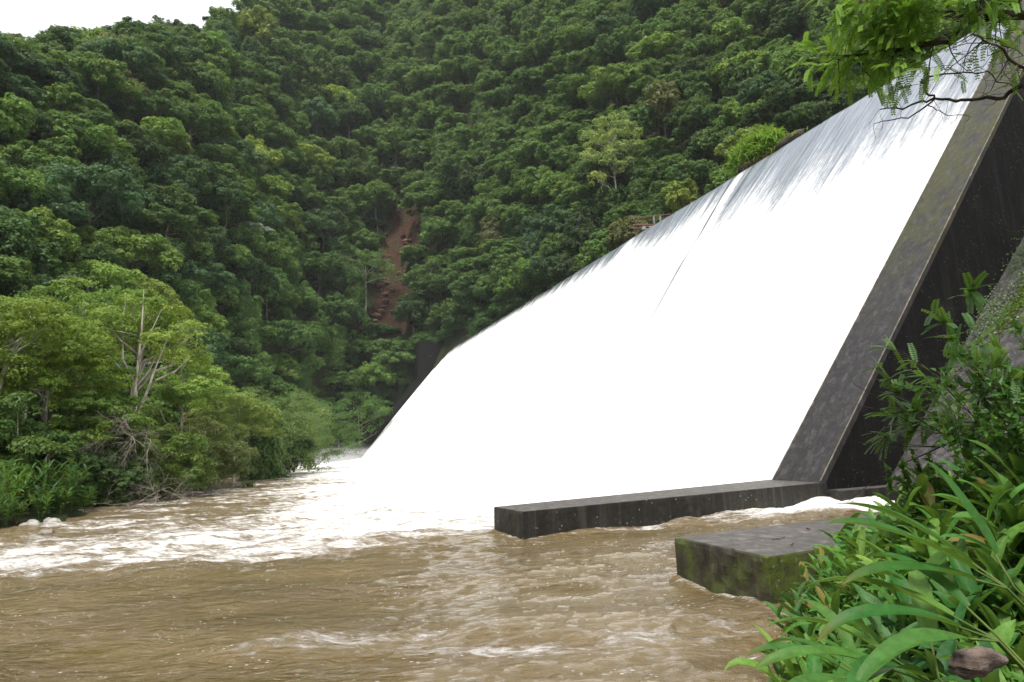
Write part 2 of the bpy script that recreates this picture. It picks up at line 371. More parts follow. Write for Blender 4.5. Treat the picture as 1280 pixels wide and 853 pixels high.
# training walls and blocks
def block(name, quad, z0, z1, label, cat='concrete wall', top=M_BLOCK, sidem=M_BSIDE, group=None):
    c = np.mean(quad, 0); r = tag(empty(name, (c[0], c[1], z0)), label, cat, group)
    mb = MB(); P = [np.asarray(p)[:2] for p in quad]
    # subdivided sides with slight unevenness
    n = 60; ring = []
    for k in range(len(P)):
        for t in np.linspace(0, 1, n, endpoint=False): ring.append(P[k] * (1 - t) + P[(k + 1) % len(P)] * t)
    ring = np.array(ring); K = len(ring); zs = np.array([z0, z0 * .5, 0, .2, .4, .6, z1 - .12, z1 - .03, z1]); zs = np.unique(np.clip(zs, z0, z1)); V = []
    for z in zs:
        off = (value_noise(ring[:, 0] * 3, ring[:, 1] * 3 + z * 4, 7) - .5) * .04
        inn = .035 * sstep(z1 - .05, z1, z) + np.clip(value_noise(ring[:, 0] * 5, ring[:, 1] * 5, 17) - .62, 0, 1) * .16 * sstep(z1 - .16, z1, z)
        cdir = unit(c[:2] - ring)
        V.append(np.column_stack([ring + cdir * (off + inn)[:, None], np.full(K, z)]))
    V = np.concatenate(V); i, j = np.meshgrid(np.arange(len(zs) - 1), np.arange(K), indexing='ij'); a_ = i * K + j; b_ = i * K + (j + 1) % K
    mb.add(V, np.stack([a_, b_, b_ + K, a_ + K], -1).reshape(-1, 4))
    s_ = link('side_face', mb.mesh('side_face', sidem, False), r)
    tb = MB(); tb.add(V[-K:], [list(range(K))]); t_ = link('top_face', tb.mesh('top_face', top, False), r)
    for o in (s_, t_): o.matrix_parent_inverse = Matrix.Translation(-Vector(r.location))
    return r
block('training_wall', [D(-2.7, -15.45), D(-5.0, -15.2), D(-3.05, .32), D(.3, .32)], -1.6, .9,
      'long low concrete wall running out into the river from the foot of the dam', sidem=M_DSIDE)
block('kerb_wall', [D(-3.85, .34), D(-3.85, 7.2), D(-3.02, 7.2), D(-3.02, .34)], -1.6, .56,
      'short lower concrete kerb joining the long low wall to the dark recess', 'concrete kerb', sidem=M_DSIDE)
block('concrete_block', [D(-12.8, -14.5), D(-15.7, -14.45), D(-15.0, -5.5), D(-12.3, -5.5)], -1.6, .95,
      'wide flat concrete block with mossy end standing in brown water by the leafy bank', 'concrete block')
res = MB(); res.add([D(-70, 36, 34.4), D(LEN + 20, 36, 34.4), D(LEN + 20, 150, 34.4), D(-70, 150, 34.4)], [[0, 1, 2, 3]])
m = NT('lake_water'); tag(link('reservoir_water', res.mesh('reservoir_water', m.done(m.bsdf((.12, .09, .05), .1, .5, m.noise(m.coord(), 1., 4), .3, .1).outputs[0]), False)), kind='structure')

# ------------------------------------------------------------------ falling water sheet
prof = []   # (out, z, drop)
L = 31.0 / dO
for t in np.linspace(-1.5, 44, 230): prof.append((t * dO + .25, .9 + t * dZ - .45))
o1, z1 = prof[-1]
for k in np.linspace(.04, 1, 26):           # rounded crest
    a = TH_ * (1 - k); prof.append((o1 + 2.6 * (math.sin(TH_) - math.sin(a)) , z1 + 2.6 * (math.cos(a) - math.cos(TH_))))
prof.append((prof[-1][0] + 1.5, prof[-1][1] + .02)); prof.append((prof[-1][0] + 2.5, prof[-1][1] - .3))
prof = np.array(prof); seg = np.concatenate([[0], np.cumsum(np.hypot(*np.diff(prof, axis=0).T))]); drop = seg[-1] - 4.0 - seg
als = np.concatenate([np.arange(-.02, 60, .09), np.arange(60, LEN - .5, .3)])
AA, KK = np.meshgrid(als, np.arange(len(prof)), indexing='ij'); OO = prof[KK, 0]; ZZ = prof[KK, 1]; DD = drop[KK]
fl = fbm(AA / .8, DD / 14, 71, 4) * .28 + fbm(AA / 3.5, DD / 30, 75, 2) * .5
fl *= sstep(-2, 8, DD)
log_split = np.exp(-((AA - 29.2) / .35) ** 2) + .8 * np.exp(-((AA - 33.0) / .22) ** 2)  # two splits in the water sheet below the log
crest_var = fbm(AA / 9, AA * 0, 81, 3) * .35
OO2 = OO - fl * dZ; ZZ2 = ZZ + fl * dO + crest_var * sstep(4, 0, DD)
XY = P0[None, None] + AA[..., None] * AX + OO2[..., None] * MX
sh = MB(); nk = len(prof); i, j = np.meshgrid(np.arange(len(als) - 1), np.arange(nk - 1), indexing='ij'); q = i * nk + j
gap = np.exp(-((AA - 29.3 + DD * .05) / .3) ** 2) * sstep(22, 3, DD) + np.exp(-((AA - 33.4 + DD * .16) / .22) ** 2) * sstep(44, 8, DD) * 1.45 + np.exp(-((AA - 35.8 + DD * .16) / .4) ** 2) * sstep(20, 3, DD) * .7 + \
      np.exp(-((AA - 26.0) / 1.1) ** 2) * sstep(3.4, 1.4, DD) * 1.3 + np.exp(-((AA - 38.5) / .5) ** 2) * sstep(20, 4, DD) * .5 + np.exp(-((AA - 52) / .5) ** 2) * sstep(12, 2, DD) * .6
thick = np.exp(-((AA - 31.2) / 1.4) ** 2) * .9 + np.exp(-((AA - 36) / 2.0) ** 2) * .5 + np.exp(-((AA - 57) / 2.) ** 2) * .8
sh.add(np.concatenate([XY, ZZ2[..., None]], -1).reshape(-1, 3), np.stack([q, q + nk, q + nk + 1, q + 1], -1).reshape(-1, 4),
       drop=DD.ravel(), al=AA.ravel(), gap=gap.ravel(), thick=thick.ravel())
m = NT('white_falling_water')
cv = m.n('ShaderNodeCombineXYZ'); m.l(m.attr('al'), cv.inputs[0]); m.l(m.math('MULTIPLY', m.attr('drop'), .07), cv.inputs[1])
n1 = m.noise(cv.outputs[0], 2.4, 7, .7); n2 = m.noise(cv.outputs[0], .35, 4, .6)
cv2 = m.n('ShaderNodeCombineXYZ'); m.l(m.attr('al'), cv2.inputs[0]); m.l(m.math('MULTIPLY', m.attr('drop'), .3), cv2.inputs[1])
n3 = m.noise(cv2.outputs[0], 3.5, 6, .7)
wht = m.math('ADD', m.math('ADD', m.math('SUBTRACT', m.math('MULTIPLY', m.attr('drop'), m.ramp(m.attr('al'), 12, 60, .06, .125)), .1), m.math('MULTIPLY', m.math('SUBTRACT', n1, .5), .95)),
             m.math('ADD', m.math('MULTIPLY', m.math('SUBTRACT', n2, .5), 1.3), m.math('MULTIPLY', m.math('SUBTRACT', n3, .5), .6)))
# near the far end the sheet is thinner and turns white sooner
wht = m.math('ADD', wht, m.math('MULTIPLY', m.attr('thick'), .8))
far_ = m.ramp(m.attr('al'), 30, 110, 0, .45); wht = m.math('ADD', wht, m.math('MULTIPLY', far_, m.ramp(m.attr('drop'), 1.0, 4)))
wf = m.math('POWER', m.ramp(wht, .15, 1.2), 2.0)
glassy = m.mix(m.ramp(m.attr('al'), 45, 100), (.16, .185, .225), (.035, .037, .035))
glassy = m.mix(m.ramp(n1, .42, .62, .0, .8), glassy, (.26, .29, .335))
col = m.mix(wf, glassy, (.86, .86, .86))
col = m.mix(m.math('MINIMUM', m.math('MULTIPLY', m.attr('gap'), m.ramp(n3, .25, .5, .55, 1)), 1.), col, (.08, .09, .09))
falls = link('falling_water', sh.mesh('falling_water', m.done(m.bsdf(col, m.math('ADD', m.math('MULTIPLY', wf, .4), .18), .4, m.math('ADD', n1, n3), .5, .08).outputs[0])))
tag(falls, kind='structure')

# ------------------------------------------------------------------ spray at the far foot of the falls
def ellipsoid(mb, c, r, nu=24, nv=14):
    u = np.linspace(0, 2 * math.pi, nu, endpoint=False); v = np.linspace(0.001, math.pi - .001, nv)
    U, Vv = np.meshgrid(u, v, indexing='ij')
    P = np.stack([c[0] + r[0] * np.cos(U) * np.sin(Vv), c[1] + r[1] * np.sin(U) * np.sin(Vv), c[2] + r[2] * np.cos(Vv)], -1).reshape(-1, 3)
    i, j = np.meshgrid(np.arange(nu), np.arange(nv - 1), indexing='ij')
    mb.add(P, np.stack([i * nv + j, i * nv + j + 1, ((i + 1) % nu) * nv + j + 1, ((i + 1) % nu) * nv + j], -1).reshape(-1, 4))
sp = MB()
for al, ou, rx, rz in ((172, -12, 24, 4.5), (150, -16, 24, 3.8), (165, -22, 22, 3.2), (130, -20, 22, 2.6), (178, -4, 14, 5.5)):
    c = D(al, ou, .2); ellipsoid(sp, c, (rx, rx, rz))
m = NT('spray'); pv = m.n('ShaderNodeVolumePrincipled'); pv.inputs['Color'].default_value = (.97, .98, 1, 1); pv.inputs['Density'].default_value = .014
m.l(pv.outputs[0], m.out.inputs['Volume'])
tag(link('spray_mist', sp.mesh('spray_mist', m.m)), kind='stuff')

# ------------------------------------------------------------------ humid air in the valley
hz = MB(); bx = [(-520, -140, -3.6), (520, -140, -3.6), (520, 520, -3.6), (-520, 520, -3.6), (-520, -140, 420), (520, -140, 420), (520, 520, 420), (-520, 520, 420)]
hz.add(bx, [[3, 2, 1, 0], [4, 5, 6, 7], [0, 1, 5, 4], [1, 2, 6, 5], [2, 3, 7, 6], [3, 0, 4, 7]])
m = NT('humid_air'); pv = m.n('ShaderNodeVolumePrincipled'); pv.inputs['Color'].default_value = (.9, .96, 1, 1); pv.inputs['Density'].default_value = .00009
m.l(pv.outputs[0], m.out.inputs['Volume'])
tag(link('haze', hz.mesh('haze', m.m, False)), kind='stuff')

# ------------------------------------------------------------------ foliage geometry
def leaf_quads(mb, P, Nn, size, rng, aspect=.6, tint=None):
    """small diamond shaped leaf sprays at points P facing Nn"""
    n = len(P); t = unit(np.cross(Nn, rng.normal(size=(n, 3)))); b = np.cross(Nn, t)
    s = (size * rng.uniform(.65, 1.35, n))[:, None]; bend = Nn * s * rng.uniform(-.3, .1, (n, 1))
    V = np.stack([P - t * s, P + b * s * aspect + bend, P + t * s, P - b * s * aspect + bend], 1).reshape(-1, 3)
    F = np.arange(n * 4).reshape(n, 4)
    mb.add(V, F, tint=np.repeat(tint if tint is not None else rng.random(n), 4))

def crown(rng, R, H, base, nc, nleaf, size, flat=.75, rc=.34, hollow=.3, lean=0., col=False):
    mb = MB(); C = []
    for k in range(nc):
        th = k * 2.399963 + rng.uniform(-.4, .4); u = (k + .5) / nc
        if col:      # column shaped, hung with creepers
            z = base + H * u; r = R * (1 - .35 * u) * rng.uniform(.5, .9)
        else:
            el = math.acos(1 - u * 1.12) if u * 1.12 < 1 else math.pi / 2 + rng.uniform(0, .35)
            k_ = rng.uniform(.72, 1.02) if rng.random() > hollow else rng.uniform(.2, .6)
            r = R * math.sin(min(el, math.pi / 2 + .2)) * k_; z = base + H * (.28 + .72 * math.cos(el) * k_)
        C.append((r * math.cos(th) + lean * z * .1, r * math.sin(th), z, rc * R * rng.uniform(.7, 1.25)))
    C = np.array(C); ct = rng.random(nc)
    # puffs on every clump
    npf = 11; pd = unit(rng.normal(size=(nc, npf, 3)) + np.array([0, 0, .55])); pc = C[:, None, :3] + pd * (C[:, 3] * .78)[:, None, None] * np.array([1, 1, flat])
    pr = C[:, 3][:, None] * rng.uniform(.3, .52, (nc, npf))
    ic = rng.integers(0, nc, nleaf); ip = rng.integers(0, npf, nleaf)
    d = unit(rng.normal(size=(nleaf, 3)) + np.array([0, 0, .5])); rr_ = pr[ic, ip][:, None] * rng.uniform(.55, 1.1, (nleaf, 1)) ** .7
    P = pc[ic, ip] + d * rr_ * np.array([1, 1, flat])
    P[:, 2] -= .25 * rr_[:, 0] * rng.random(nleaf)
    Nn = unit(d * .9 + pd[ic, ip] * .5 + np.array([0, 0, .5]) + rng.normal(size=(nleaf, 3)) * .45)
    leaf_quads(mb, P, Nn, size, rng, .62, np.clip(ct[ic] * .55 + rng.random(nleaf) * .3 + .2 * (ip / npf), 0, 1))
    if col:
        n2 = nleaf // 3; th = rng.uniform(0, 6.28, n2); P = np.stack([R * .75 * np.cos(th), R * .75 * np.sin(th), base * .2 + rng.random(n2) ** .6 * (H * .6 + base * .8)], -1) + rng.normal(size=(n2, 3)) * .35
        leaf_quads(mb, P, unit(np.stack([np.cos(th), np.sin(th), th * 0 + .3], -1) + rng.normal(size=(n2, 3)) * .3), size, rng, .5)
    return mb, C

def limbs(rng, C, base, r0, nl=7, top=None, sides=6, root=-2.5):
    mb = MB(); fork = base * rng.uniform(.75, .95); sway = rng.normal(size=2) * .35; zt = C[:, 2].max() * .93
    trunk = np.array([(0, 0, root), (sway[0] * .3, sway[1] * .3, fork * .33), (sway[0], sway[1], fork * .7), (sway[0] * .8, sway[1] * .9, fork), (sway[0] * 1.4, sway[1] * .2, fork * .5 + zt * .5), (sway[0] * 1.1, -sway[1] * .4, zt)])
    tube(mb, trunk, [r0 * 1.25, r0, r0 * .85, r0 * .75, r0 * .42, r0 * .12], sides)
    idx = rng.permutation(len(C))[:nl]
    for k in idx:
        e = C[k, :3] - np.array([0, 0, C[k, 3] * .2]); hz_ = max(fork * .85, min(e[2] - 1.2 - rng.random() * 2, zt * .85))
        s = np.array([np.interp(hz_, trunk[:, 2], trunk[:, c]) for c in (0, 1, 2)]); rs_ = r0 * float(np.interp(hz_, [fork * .8, zt], [.5, .2]))
        mid = s * .55 + e * .45 + np.array([0, 0, (e[2] - s[2]) * .12]) + rng.normal(size=3) * .25
        mid2 = s * .2 + e * .8 + rng.normal(size=3) * .3 + np.array([0, 0, .2])
        tube(mb, [s, mid, mid2, e], [rs_, rs_ * .7, rs_ * .42, rs_ * .15], 5)
        for q in range(2):
            e2 = e + rng.normal(size=3) * C[k, 3] * .7; tube(mb, [mid2, (mid2 + e2) / 2 + rng.normal(size=3) * .2, e2], [rs_ * .33, rs_ * .2, rs_ * .08], 4)
    return mb

M_BARKM = bark('mid_bark', (.05, .045, .035), (.15, .135, .11))
TYPES = {  # R, H, base, clumps, leaves, size, flat, rc, hollow
    'domed': (5.6, 6.2, 6.5, 26, 11500, .27, .8, .34, .25, 0, False),
    'broad': (7.4, 5.2, 7.5, 34, 14000, .28, .6, .29, .3, 0, False),
    'tall': (4.3, 8.6, 6.5, 26, 10500, .27, .85, .40, .3, 0, False),
    'flat-topped': (6.6, 3.4, 9., 26, 9500, .27, .45, .3, .15, 0, False),
    'creeper-hung': (3.4, 9.5, 4., 22, 11500, .25, .9, .5, .3, 0, True),
}
protos = {}
for ti, (tn, prm) in enumerate(TYPES.items()):
    for sd in range(3):
        rng = np.random.default_rng(100 + ti * 10 + sd); mb, C = crown(rng, *prm)
        protos[(tn, sd)] = (mb.mesh('crown', M_LEAF, False), limbs(rng, C, prm[2], .24, 6).mesh('trunk', M_BARKM), prm)

COLS = {'blackish green': (0.038, 0.084, 0.028), 'dark green': (0.061, 0.133, 0.034), 'bluish green': (0.055, 0.125, 0.050), 'mid green': (0.104, 0.204, 0.039),
        'fresh green': (0.167, 0.279, 0.050), 'yellowish green': (0.225, 0.306, 0.056), 'brownish green': (0.138, 0.150, 0.053)}
CW = [.17, .30, .13, .22, .11, .04, .03]

def add_tree(name, crown_me, trunk_me, loc, rz, sc, color, label, cat, group=None, extra=None):
    r = tag(empty(name, loc, rz), label, cat, group); r.scale = sc
    c = link('crown', crown_me, r); c.color = (*color, 1)
    if trunk_me is not None: link('trunk', trunk_me, r)
    return r

# candidate positions all over the hillside
rng = np.random.default_rng(7)
cand = []
N = 26000; caz = rng.uniform(-46, 44, N); crd = np.sqrt(rng.uniform(50 ** 2, 390 ** 2, N))
cx = crd * np.sin(np.radians(caz)); cy = crd * np.cos(np.radians(caz)); cz = ground(cx, cy); csd = sdist(cx, cy, SHORE)
cx2, cy2 = cx + 1., cy; slope = np.hypot(ground(cx + 1, cy) - cz, ground(cx, cy + 1) - cz); cscar = scar_mask(cx, cy)
cscar2 = cscar.copy()
for off in (3, 6, 9): cscar2 = np.maximum(cscar2, scar_mask(cx * (1 + off / crd), cy * (1 + off / crd)))
cal = (cx - P0[0]) * AX[0] + (cy - P0[1]) * AX[1]; cou = (cx - P0[0]) * MX[0] + (cy - P0[1]) * MX[1]
KEEPOUT = [(-38.5, 56.5, 8), (-44, 64, 6)]
acc = []; grid = {}
for k in range(N):
    if cscar2[k] > .05 or cz[k] < .3: continue
    if csd[k] < 2.5 and crd[k] < 140: continue
    if -8 < cal[k] < LEN + 6 and -16 < cou[k] < 44 and not (cal[k] > 130 and cou[k] > 12 and cz[k] > face_z(min(cou[k], 29)) + 2): continue
    if cou[k] >= 36 and cz[k] < 35 and cal[k] < LEN: continue
    if crd[k] < 74 and csd[k] < 20: continue
    D_ = crd[k]; s_ = float(rng.uniform(.72, 1.2)) * (1 + .5 * min(max((D_ - 170) / 130, 0), 1))
    sp_ = 7.3 * s_
    az_s = math.radians(caz[k]); key = (int(cx[k] // 12), int(cy[k] // 12)); ok = True
    for gx in (-1, 0, 1):
        for gy in (-1, 0, 1):
            for (x, y, z, s2) in grid.get((key[0] + gx, key[1] + gy), ()):
                if (x - cx[k]) ** 2 + (y - cy[k]) ** 2 + (z - cz[k]) ** 2 < (sp_ * .5 + s2 * .5) ** 2: ok = False; break
            if not ok: break
        if not ok: break
    if not ok: continue
    grid.setdefault(key, []).append((cx[k], cy[k], cz[k], sp_)); acc.append((cx[k], cy[k], cz[k], s_))
def crest_line(px):      # height in the picture of the dam's crest above a given column
    p0 = proj(D(0, 30, CREST)); p1 = proj(D(LEN, 30, CREST)); return p0, p1
CA = np.array([proj(D(a_, 31, CREST + .3))[:2] for a_ in np.linspace(0, LEN + 4, 40)][::-1])
vis = []; farlist = []
for (x, y, z, s_) in acc:
    px, py, dz = proj((x, y, z + 11 * s_)); ppm = F_PX / dz
    if px < -60 or px > 1340 or py < -70 or dz < 5: continue
    if px > CA[0, 0] and py > np.interp(px, CA[:, 0], CA[:, 1]) + 10: continue
    vis.append((ppm * s_, x, y, z, s_, px, py))
vis.sort(key=lambda t: -t[0])
print('trees in view', len(vis))
NIND = 272
SIZES = lambda s: 'small' if s < .85 else ('large' if s > 1.15 else 'mid-sized')
def where(px, py, z, x, y):
    el = (z - EYE) / math.hypot(x, y)
    if px < 120: h = 'at the far left'
    elif px < 260: h = 'above the pale stand'
    elif px < 380: h = 'below the sky gap' if el > .4 else 'behind the bank thicket'
    elif px < 455: h = 'left of the landslide'
    elif px < 560: h = 'beside the landslide' if el < .45 else 'above the landslide'
    elif px < 700: h = 'over the far crest'
    elif px < 850: h = 'behind the tall tree'
    elif px < 1000: h = 'behind the grass tussock'
    else: h = 'behind the overhanging branch'
    v = 'at the foot' if el < .1 else 'low down' if el < .22 else 'halfway up' if el < .4 else 'high up' if el < .56 else 'near the top'
    return v, h
def group_of(px):
    return 'forest trees on the hillside left of the landslide' if px < 455 else 'forest trees on the hillside right of the landslide'
rng = np.random.default_rng(17); tn_l = list(TYPES); cn_l = list(COLS); seen = {}
def pick(px, py, x, y):
    n = float(fbm(np.array([x / 38]), np.array([y / 38]), 91, 2)[0]) * 2.2
    pw = np.array(CW) * np.array([1 - n, 1 - .6 * n, 1 - .5 * n, 1 + n, 1 + 2 * n, 1 + 2.4 * n, 1]); pw = np.clip(pw, .01, None)
    if px < 420 and py < 230: pw *= np.array([.5, .8, 1.1, 1.3, 1.6, 1.5, 1.5])     # lighter kinds are picked more often at the upper left
    cn = cn_l[rng.choice(len(cn_l), p=pw / pw.sum())]
    tn = tn_l[rng.choice(len(tn_l), p=[.34, .27, .18, .11, .10])]
    return cn, tn
fp = []; treelist = []
for k, (_, x, y, z, s_, px, py) in enumerate(vis):
    cn, tn = pick(px, py, x, y); sd = int(rng.integers(0, 3)); rz = float(rng.uniform(0, 6.28)); c = np.array(COLS[cn]) * rng.uniform(.88, 1.14)
    sz = s_ * rng.uniform(.92, 1.12)
    if k < NIND:
        v, h = where(px, py, z, x, y); sw = SIZES(s_)
        label = f'{sw} {cn} {tn} tree {v} {h}'
        cm, tm, prm = protos[(tn, sd)]
        r = tag(empty('forest_tree', (x, y, z - .4), rz), label, 'tree', group_of(px)); r.scale = (s_, s_, sz)
        cc = link('crown', cm, r); cc.color = (*c, 1); link('trunk', tm, r)
        treelist.append((label, px, r)); protos.setdefault('obj', {}).setdefault((tn, sd), cc)
    else: fp.append((x, y, z - .4, rz, s_, sz, (tn, sd), c))

byl = {}
for lab, px, r in treelist: byl.setdefault(lab, []).append((px, r))
for lab, l in byl.items():
    if len(l) < 2: continue
    l.sort(key=lambda t: t[0]); n_ = ['', '', 'two', 'three', 'four', 'five', 'six', 'seven', 'eight'][min(len(l), 8)]
    for i_, (_, r) in enumerate(l):
        w_ = 'left' if i_ == 0 and len(l) == 2 else 'right' if len(l) == 2 else 'leftmost' if i_ == 0 else 'rightmost' if i_ == len(l) - 1 else ['', 'second', 'third', 'fourth', 'fifth', 'sixth', 'seventh'][min(i_, 6)]
        r['label'] = f'{lab}, {w_} of {n_}'
# the rest of the forest and the shrub layer: one mass each, instances of the same crown shapes
def scatter(name, items, kind_keys, color):
    keys = [k for k in protos['obj']]
    me = bpy.data.meshes.new(name); n = len(items); me.vertices.add(n)
    me.vertices.foreach_set('co', np.array([i[:3] for i in items], float).ravel())
    a1 = me.attributes.new('rot', 'FLOAT_VECTOR', 'POINT'); a1.data.foreach_set('vector', np.array([(0, 0, i[3]) for i in items], float).ravel())
    a2 = me.attributes.new('scl', 'FLOAT_VECTOR', 'POINT'); a2.data.foreach_set('vector', np.array([(i[4], i[4], i[5]) for i in items], float).ravel())
    a3 = me.attributes.new('idx', 'INT', 'POINT'); a3.data.foreach_set('value', np.array([int(rng.integers(0, len(keys))) for i in items], np.int32))
    o = link(name, me); o.color = (*color, 1)
    ng = bpy.data.node_groups.new(name, 'GeometryNodeTree'); ng.interface.new_socket('Geometry', in_out='INPUT', socket_type='NodeSocketGeometry'); ng.interface.new_socket('Geometry', in_out='OUTPUT', socket_type='NodeSocketGeometry')
    gi = ng.nodes.new('NodeGroupInput'); go = ng.nodes.new('NodeGroupOutput'); j = ng.nodes.new('GeometryNodeJoinGeometry'); ip = ng.nodes.new('GeometryNodeInstanceOnPoints')
    for k in keys:
        oi = ng.nodes.new('GeometryNodeObjectInfo'); oi.inputs['Object'].default_value = protos['obj'][k]; oi.inputs['As Instance'].default_value = True
        ng.links.new(oi.outputs['Geometry'], j.inputs[0])
    ng.links.new(gi.outputs[0], ip.inputs['Points']); ng.links.new(j.outputs[0], ip.inputs['Instance']); ip.inputs['Pick Instance'].default_value = True
    for an, typ, sk_ in (('rot', 'FLOAT_VECTOR', 'Rotation'), ('scl', 'FLOAT_VECTOR', 'Scale'), ('idx', 'INT', 'Instance Index')):
        na = ng.nodes.new('GeometryNodeInputNamedAttribute'); na.data_type = typ; na.inputs['Name'].default_value = an; ng.links.new(na.outputs[0], ip.inputs[sk_])
    ng.links.new(ip.outputs[0], go.inputs[0]); md = o.modifiers.new('scatter', 'NODES'); md.node_group = ng
    tag(o, kind='stuff'); return o
# three shades of far forest would still be one wood: split only by tint through the per-instance random
if fp: scatter('far_forest', fp, None, (.095, .185, .042))
rng = np.random.default_rng(27)
und = []
for k in range(N):
    if cscar[k] > .75 or cz[k] < .25 or csd[k] < 1.2: continue
    if -6 < cal[k] < LEN + 5 and -16 < cou[k] < 44 and not (cal[k] > 130 and cou[k] > 12 and cz[k] > face_z(min(cou[k], 29)) + 1): continue
    if crd[k] < 60 and csd[k] < 6: continue
    if crd[k] > 340 or rng.random() > .24: continue
    s_ = rng.uniform(.22, .5); und.append((cx[k], cy[k], cz[k] - 4.6 * s_, rng.uniform(0, 6.28), s_ * 1.2, s_ * .9))
# the foot of the bank and both sides of the far abutment
for k in range(420):
    t = rng.random() ** .8; i_ = t * 6; seg = min(int(i_), 5); P_ = SHORE[6 + seg - 0]; Q_ = SHORE[7 + seg] if 7 + seg < len(SHORE) else SHORE[-1]
    f = i_ - seg; b_ = P_ * (1 - f) + Q_ * f; dn = unit(np.array([-(Q_ - P_)[1], (Q_ - P_)[0]])); dd_ = rng.uniform(.9, 11); q_ = b_ + dn * dd_
    z_ = float(ground(q_[0], q_[1])); s_ = rng.uniform(.12, .34) * (1 + dd_ * .04); und.append((q_[0], q_[1], z_ - 5.0 * s_, rng.uniform(0, 6.28), s_ * 1.25, s_))
for k in range(70):
    al_ = LEN + 6 + rng.uniform(0, 9); ou_ = rng.uniform(-4, 40); p_ = D(al_, ou_); z_ = max(float(ground(p_[0], p_[1])), .2 + ou_ * .75); s_ = rng.uniform(.25, .45); und.append((p_[0], p_[1], z_ - 4.5 * s_, rng.uniform(0, 6.28), s_, s_))
for k in range(900):
    al_ = rng.uniform(100, LEN + 16); ou_ = rng.uniform(22, 75); p_ = D(al_, ou_); z_ = float(ground(p_[0], p_[1]))
    if z_ < (face_z(min(ou_, 29)) + .5 if ou_ < 37 else 34.6) or float(scar_mask(np.array(p_[0]), np.array(p_[1]))) > .1: continue
    s_ = rng.uniform(.3, .6); und.append((p_[0], p_[1], z_ - 4.6 * s_, rng.uniform(0, 6.28), s_ * 1.2, s_))
scatter('undergrowth', und, None, (.065, .15, .036))
print('undergrowth', len(und), 'far', len(fp))

# ------------------------------------------------------------------ special trees on the slope and bank
def hill_point(px, py, r0=40, r1=420):
    """where the sight line through a picture point meets the hillside"""
    d = ray(px, py)
    for r in np.arange(r0, r1, .75):
        p = np.array([0, 0, EYE]) + d * r
        if ground(p[0], p[1]) > p[2]: return p
    return hill_point(px, py + 5, r0, r1) if py < 540 else None
def special(name, seed, px, py, hpx, prm, color, label, group=None, r0=.3, nl=10, bark_=M_BARK, dist=None, leafmat=M_LEAF, cat='tree'):
    """tree whose foot stands at the hillside point seen at (px, py); hpx = its height in the picture"""
    p = hill_point(px, py) if dist is None else at(px, py, dist)
    if dist is not None: p[2] = float(ground(p[0], p[1]))
    dz = proj(p)[2]; Hh = hpx * dz / F_PX / math.cos(.15); k = Hh / (prm[1] + prm[2])
    rg = np.random.default_rng(seed); mb, C = crown(rg, prm[0] * k, prm[1] * k, prm[2] * k, *prm[3:5], prm[5], *prm[6:])
    r = tag(empty(name, (p[0], p[1], p[2] - .3), 0), label, cat, group)
    c = link('crown', mb.mesh('crown', leafmat, False), r); c.color = (*color, 1)
    link('trunk', limbs(rg, C, prm[2] * k, r0 * k, nl).mesh('trunk', bark_), r)
    return r
special('tall_tree', 1, 775, 292, 178, (3.6, 11.5, 4.0, 26, 13000, .23, .62, .30, .45, 0, False), (.26, .34, .10), 'tall pale green tree with airy crown standing behind the dam crest', r0=.16, nl=14)
special('pale_tree', 2, 456, 408, 92, (5.4, 5., 7., 18, 8000, .24, .6, .33, .3, 0, False), (0.083, 0.165, 0.045), 'light green tree with bare whitish trunk left of the red landslide foot', r0=.2, nl=8)
special('round_tree', 3, 676, 372, 52, (5.4, 6.2, 2.5, 18, 8000, .3, .8, .4, .2, 0, False), (0.140, 0.270, 0.038), 'bright green rounded tree low behind the far part of the dam crest')
special('slender_tree', 4, 540, 410, 85, (3.2, 7.5, 6, 16, 6000, .25, .7, .4, .4, 0, False), (0.074, 0.143, 0.038), 'slender open tree with thin pale stems right of the landslide foot', r0=.16)
special('slender_tree', 5, 398, 560, 60, (3.6, 7.5, 4, 16, 6000, .25, .6, .4, .3, 0, False), (0.083, 0.165, 0.039), 'leafy green sapling at the waterline between bank thicket and dam', r0=.16)
special('slender_tree', 55, 450, 556, 66, (4.6, 6.5, 2, 20, 8000, .3, .7, .4, .3, 0, False), (0.083, 0.188, 0.036), 'fresh green bushy tree at the foot of the dark far dam wall', r0=.16)
special('slender_tree', 56, 425, 562, 36, (5.6, 5.5, 2, 18, 7000, .3, .7, .4, .3, 0, False), (0.116, 0.210, 0.045), 'low yellowish green spreading tree leaning over the water near the far wall', r0=.16)
special('purple_tree', 6, 222, 62, 40, (6, 5., 4., 22, 9000, .27, .8, .34, .25, 0, False), (0.058, 0.051, 0.045), 'dull purplish brown crowned tree just under the skyline')
special('silver_leaved_tree', 7, 315, 328, 48, (5.5, 3.2, 8, 16, 2600, .42, .5, .34, .1, 0, False), (0.330, 0.390, 0.300), 'silvery pale leaved umbrella tree amid dark forest in mid slope', r0=.2)
special('creeper_tree', 8, 330, 440, 118, (3.0, 10, 3, 26, 13000, .22, .9, .5, .3, 0, True), (0.083, 0.165, 0.039), 'tall tree draped in pale green creepers behind the riverbank thicket', dist=88)
special('creeper_tree', 9, 358, 440, 90, (3.6, 8, 3, 22, 9000, .25, .8, .5, .3, 0, False), (0.063, 0.128, 0.033), 'second creeper covered tree close right of the tallest draped one', dist=98)

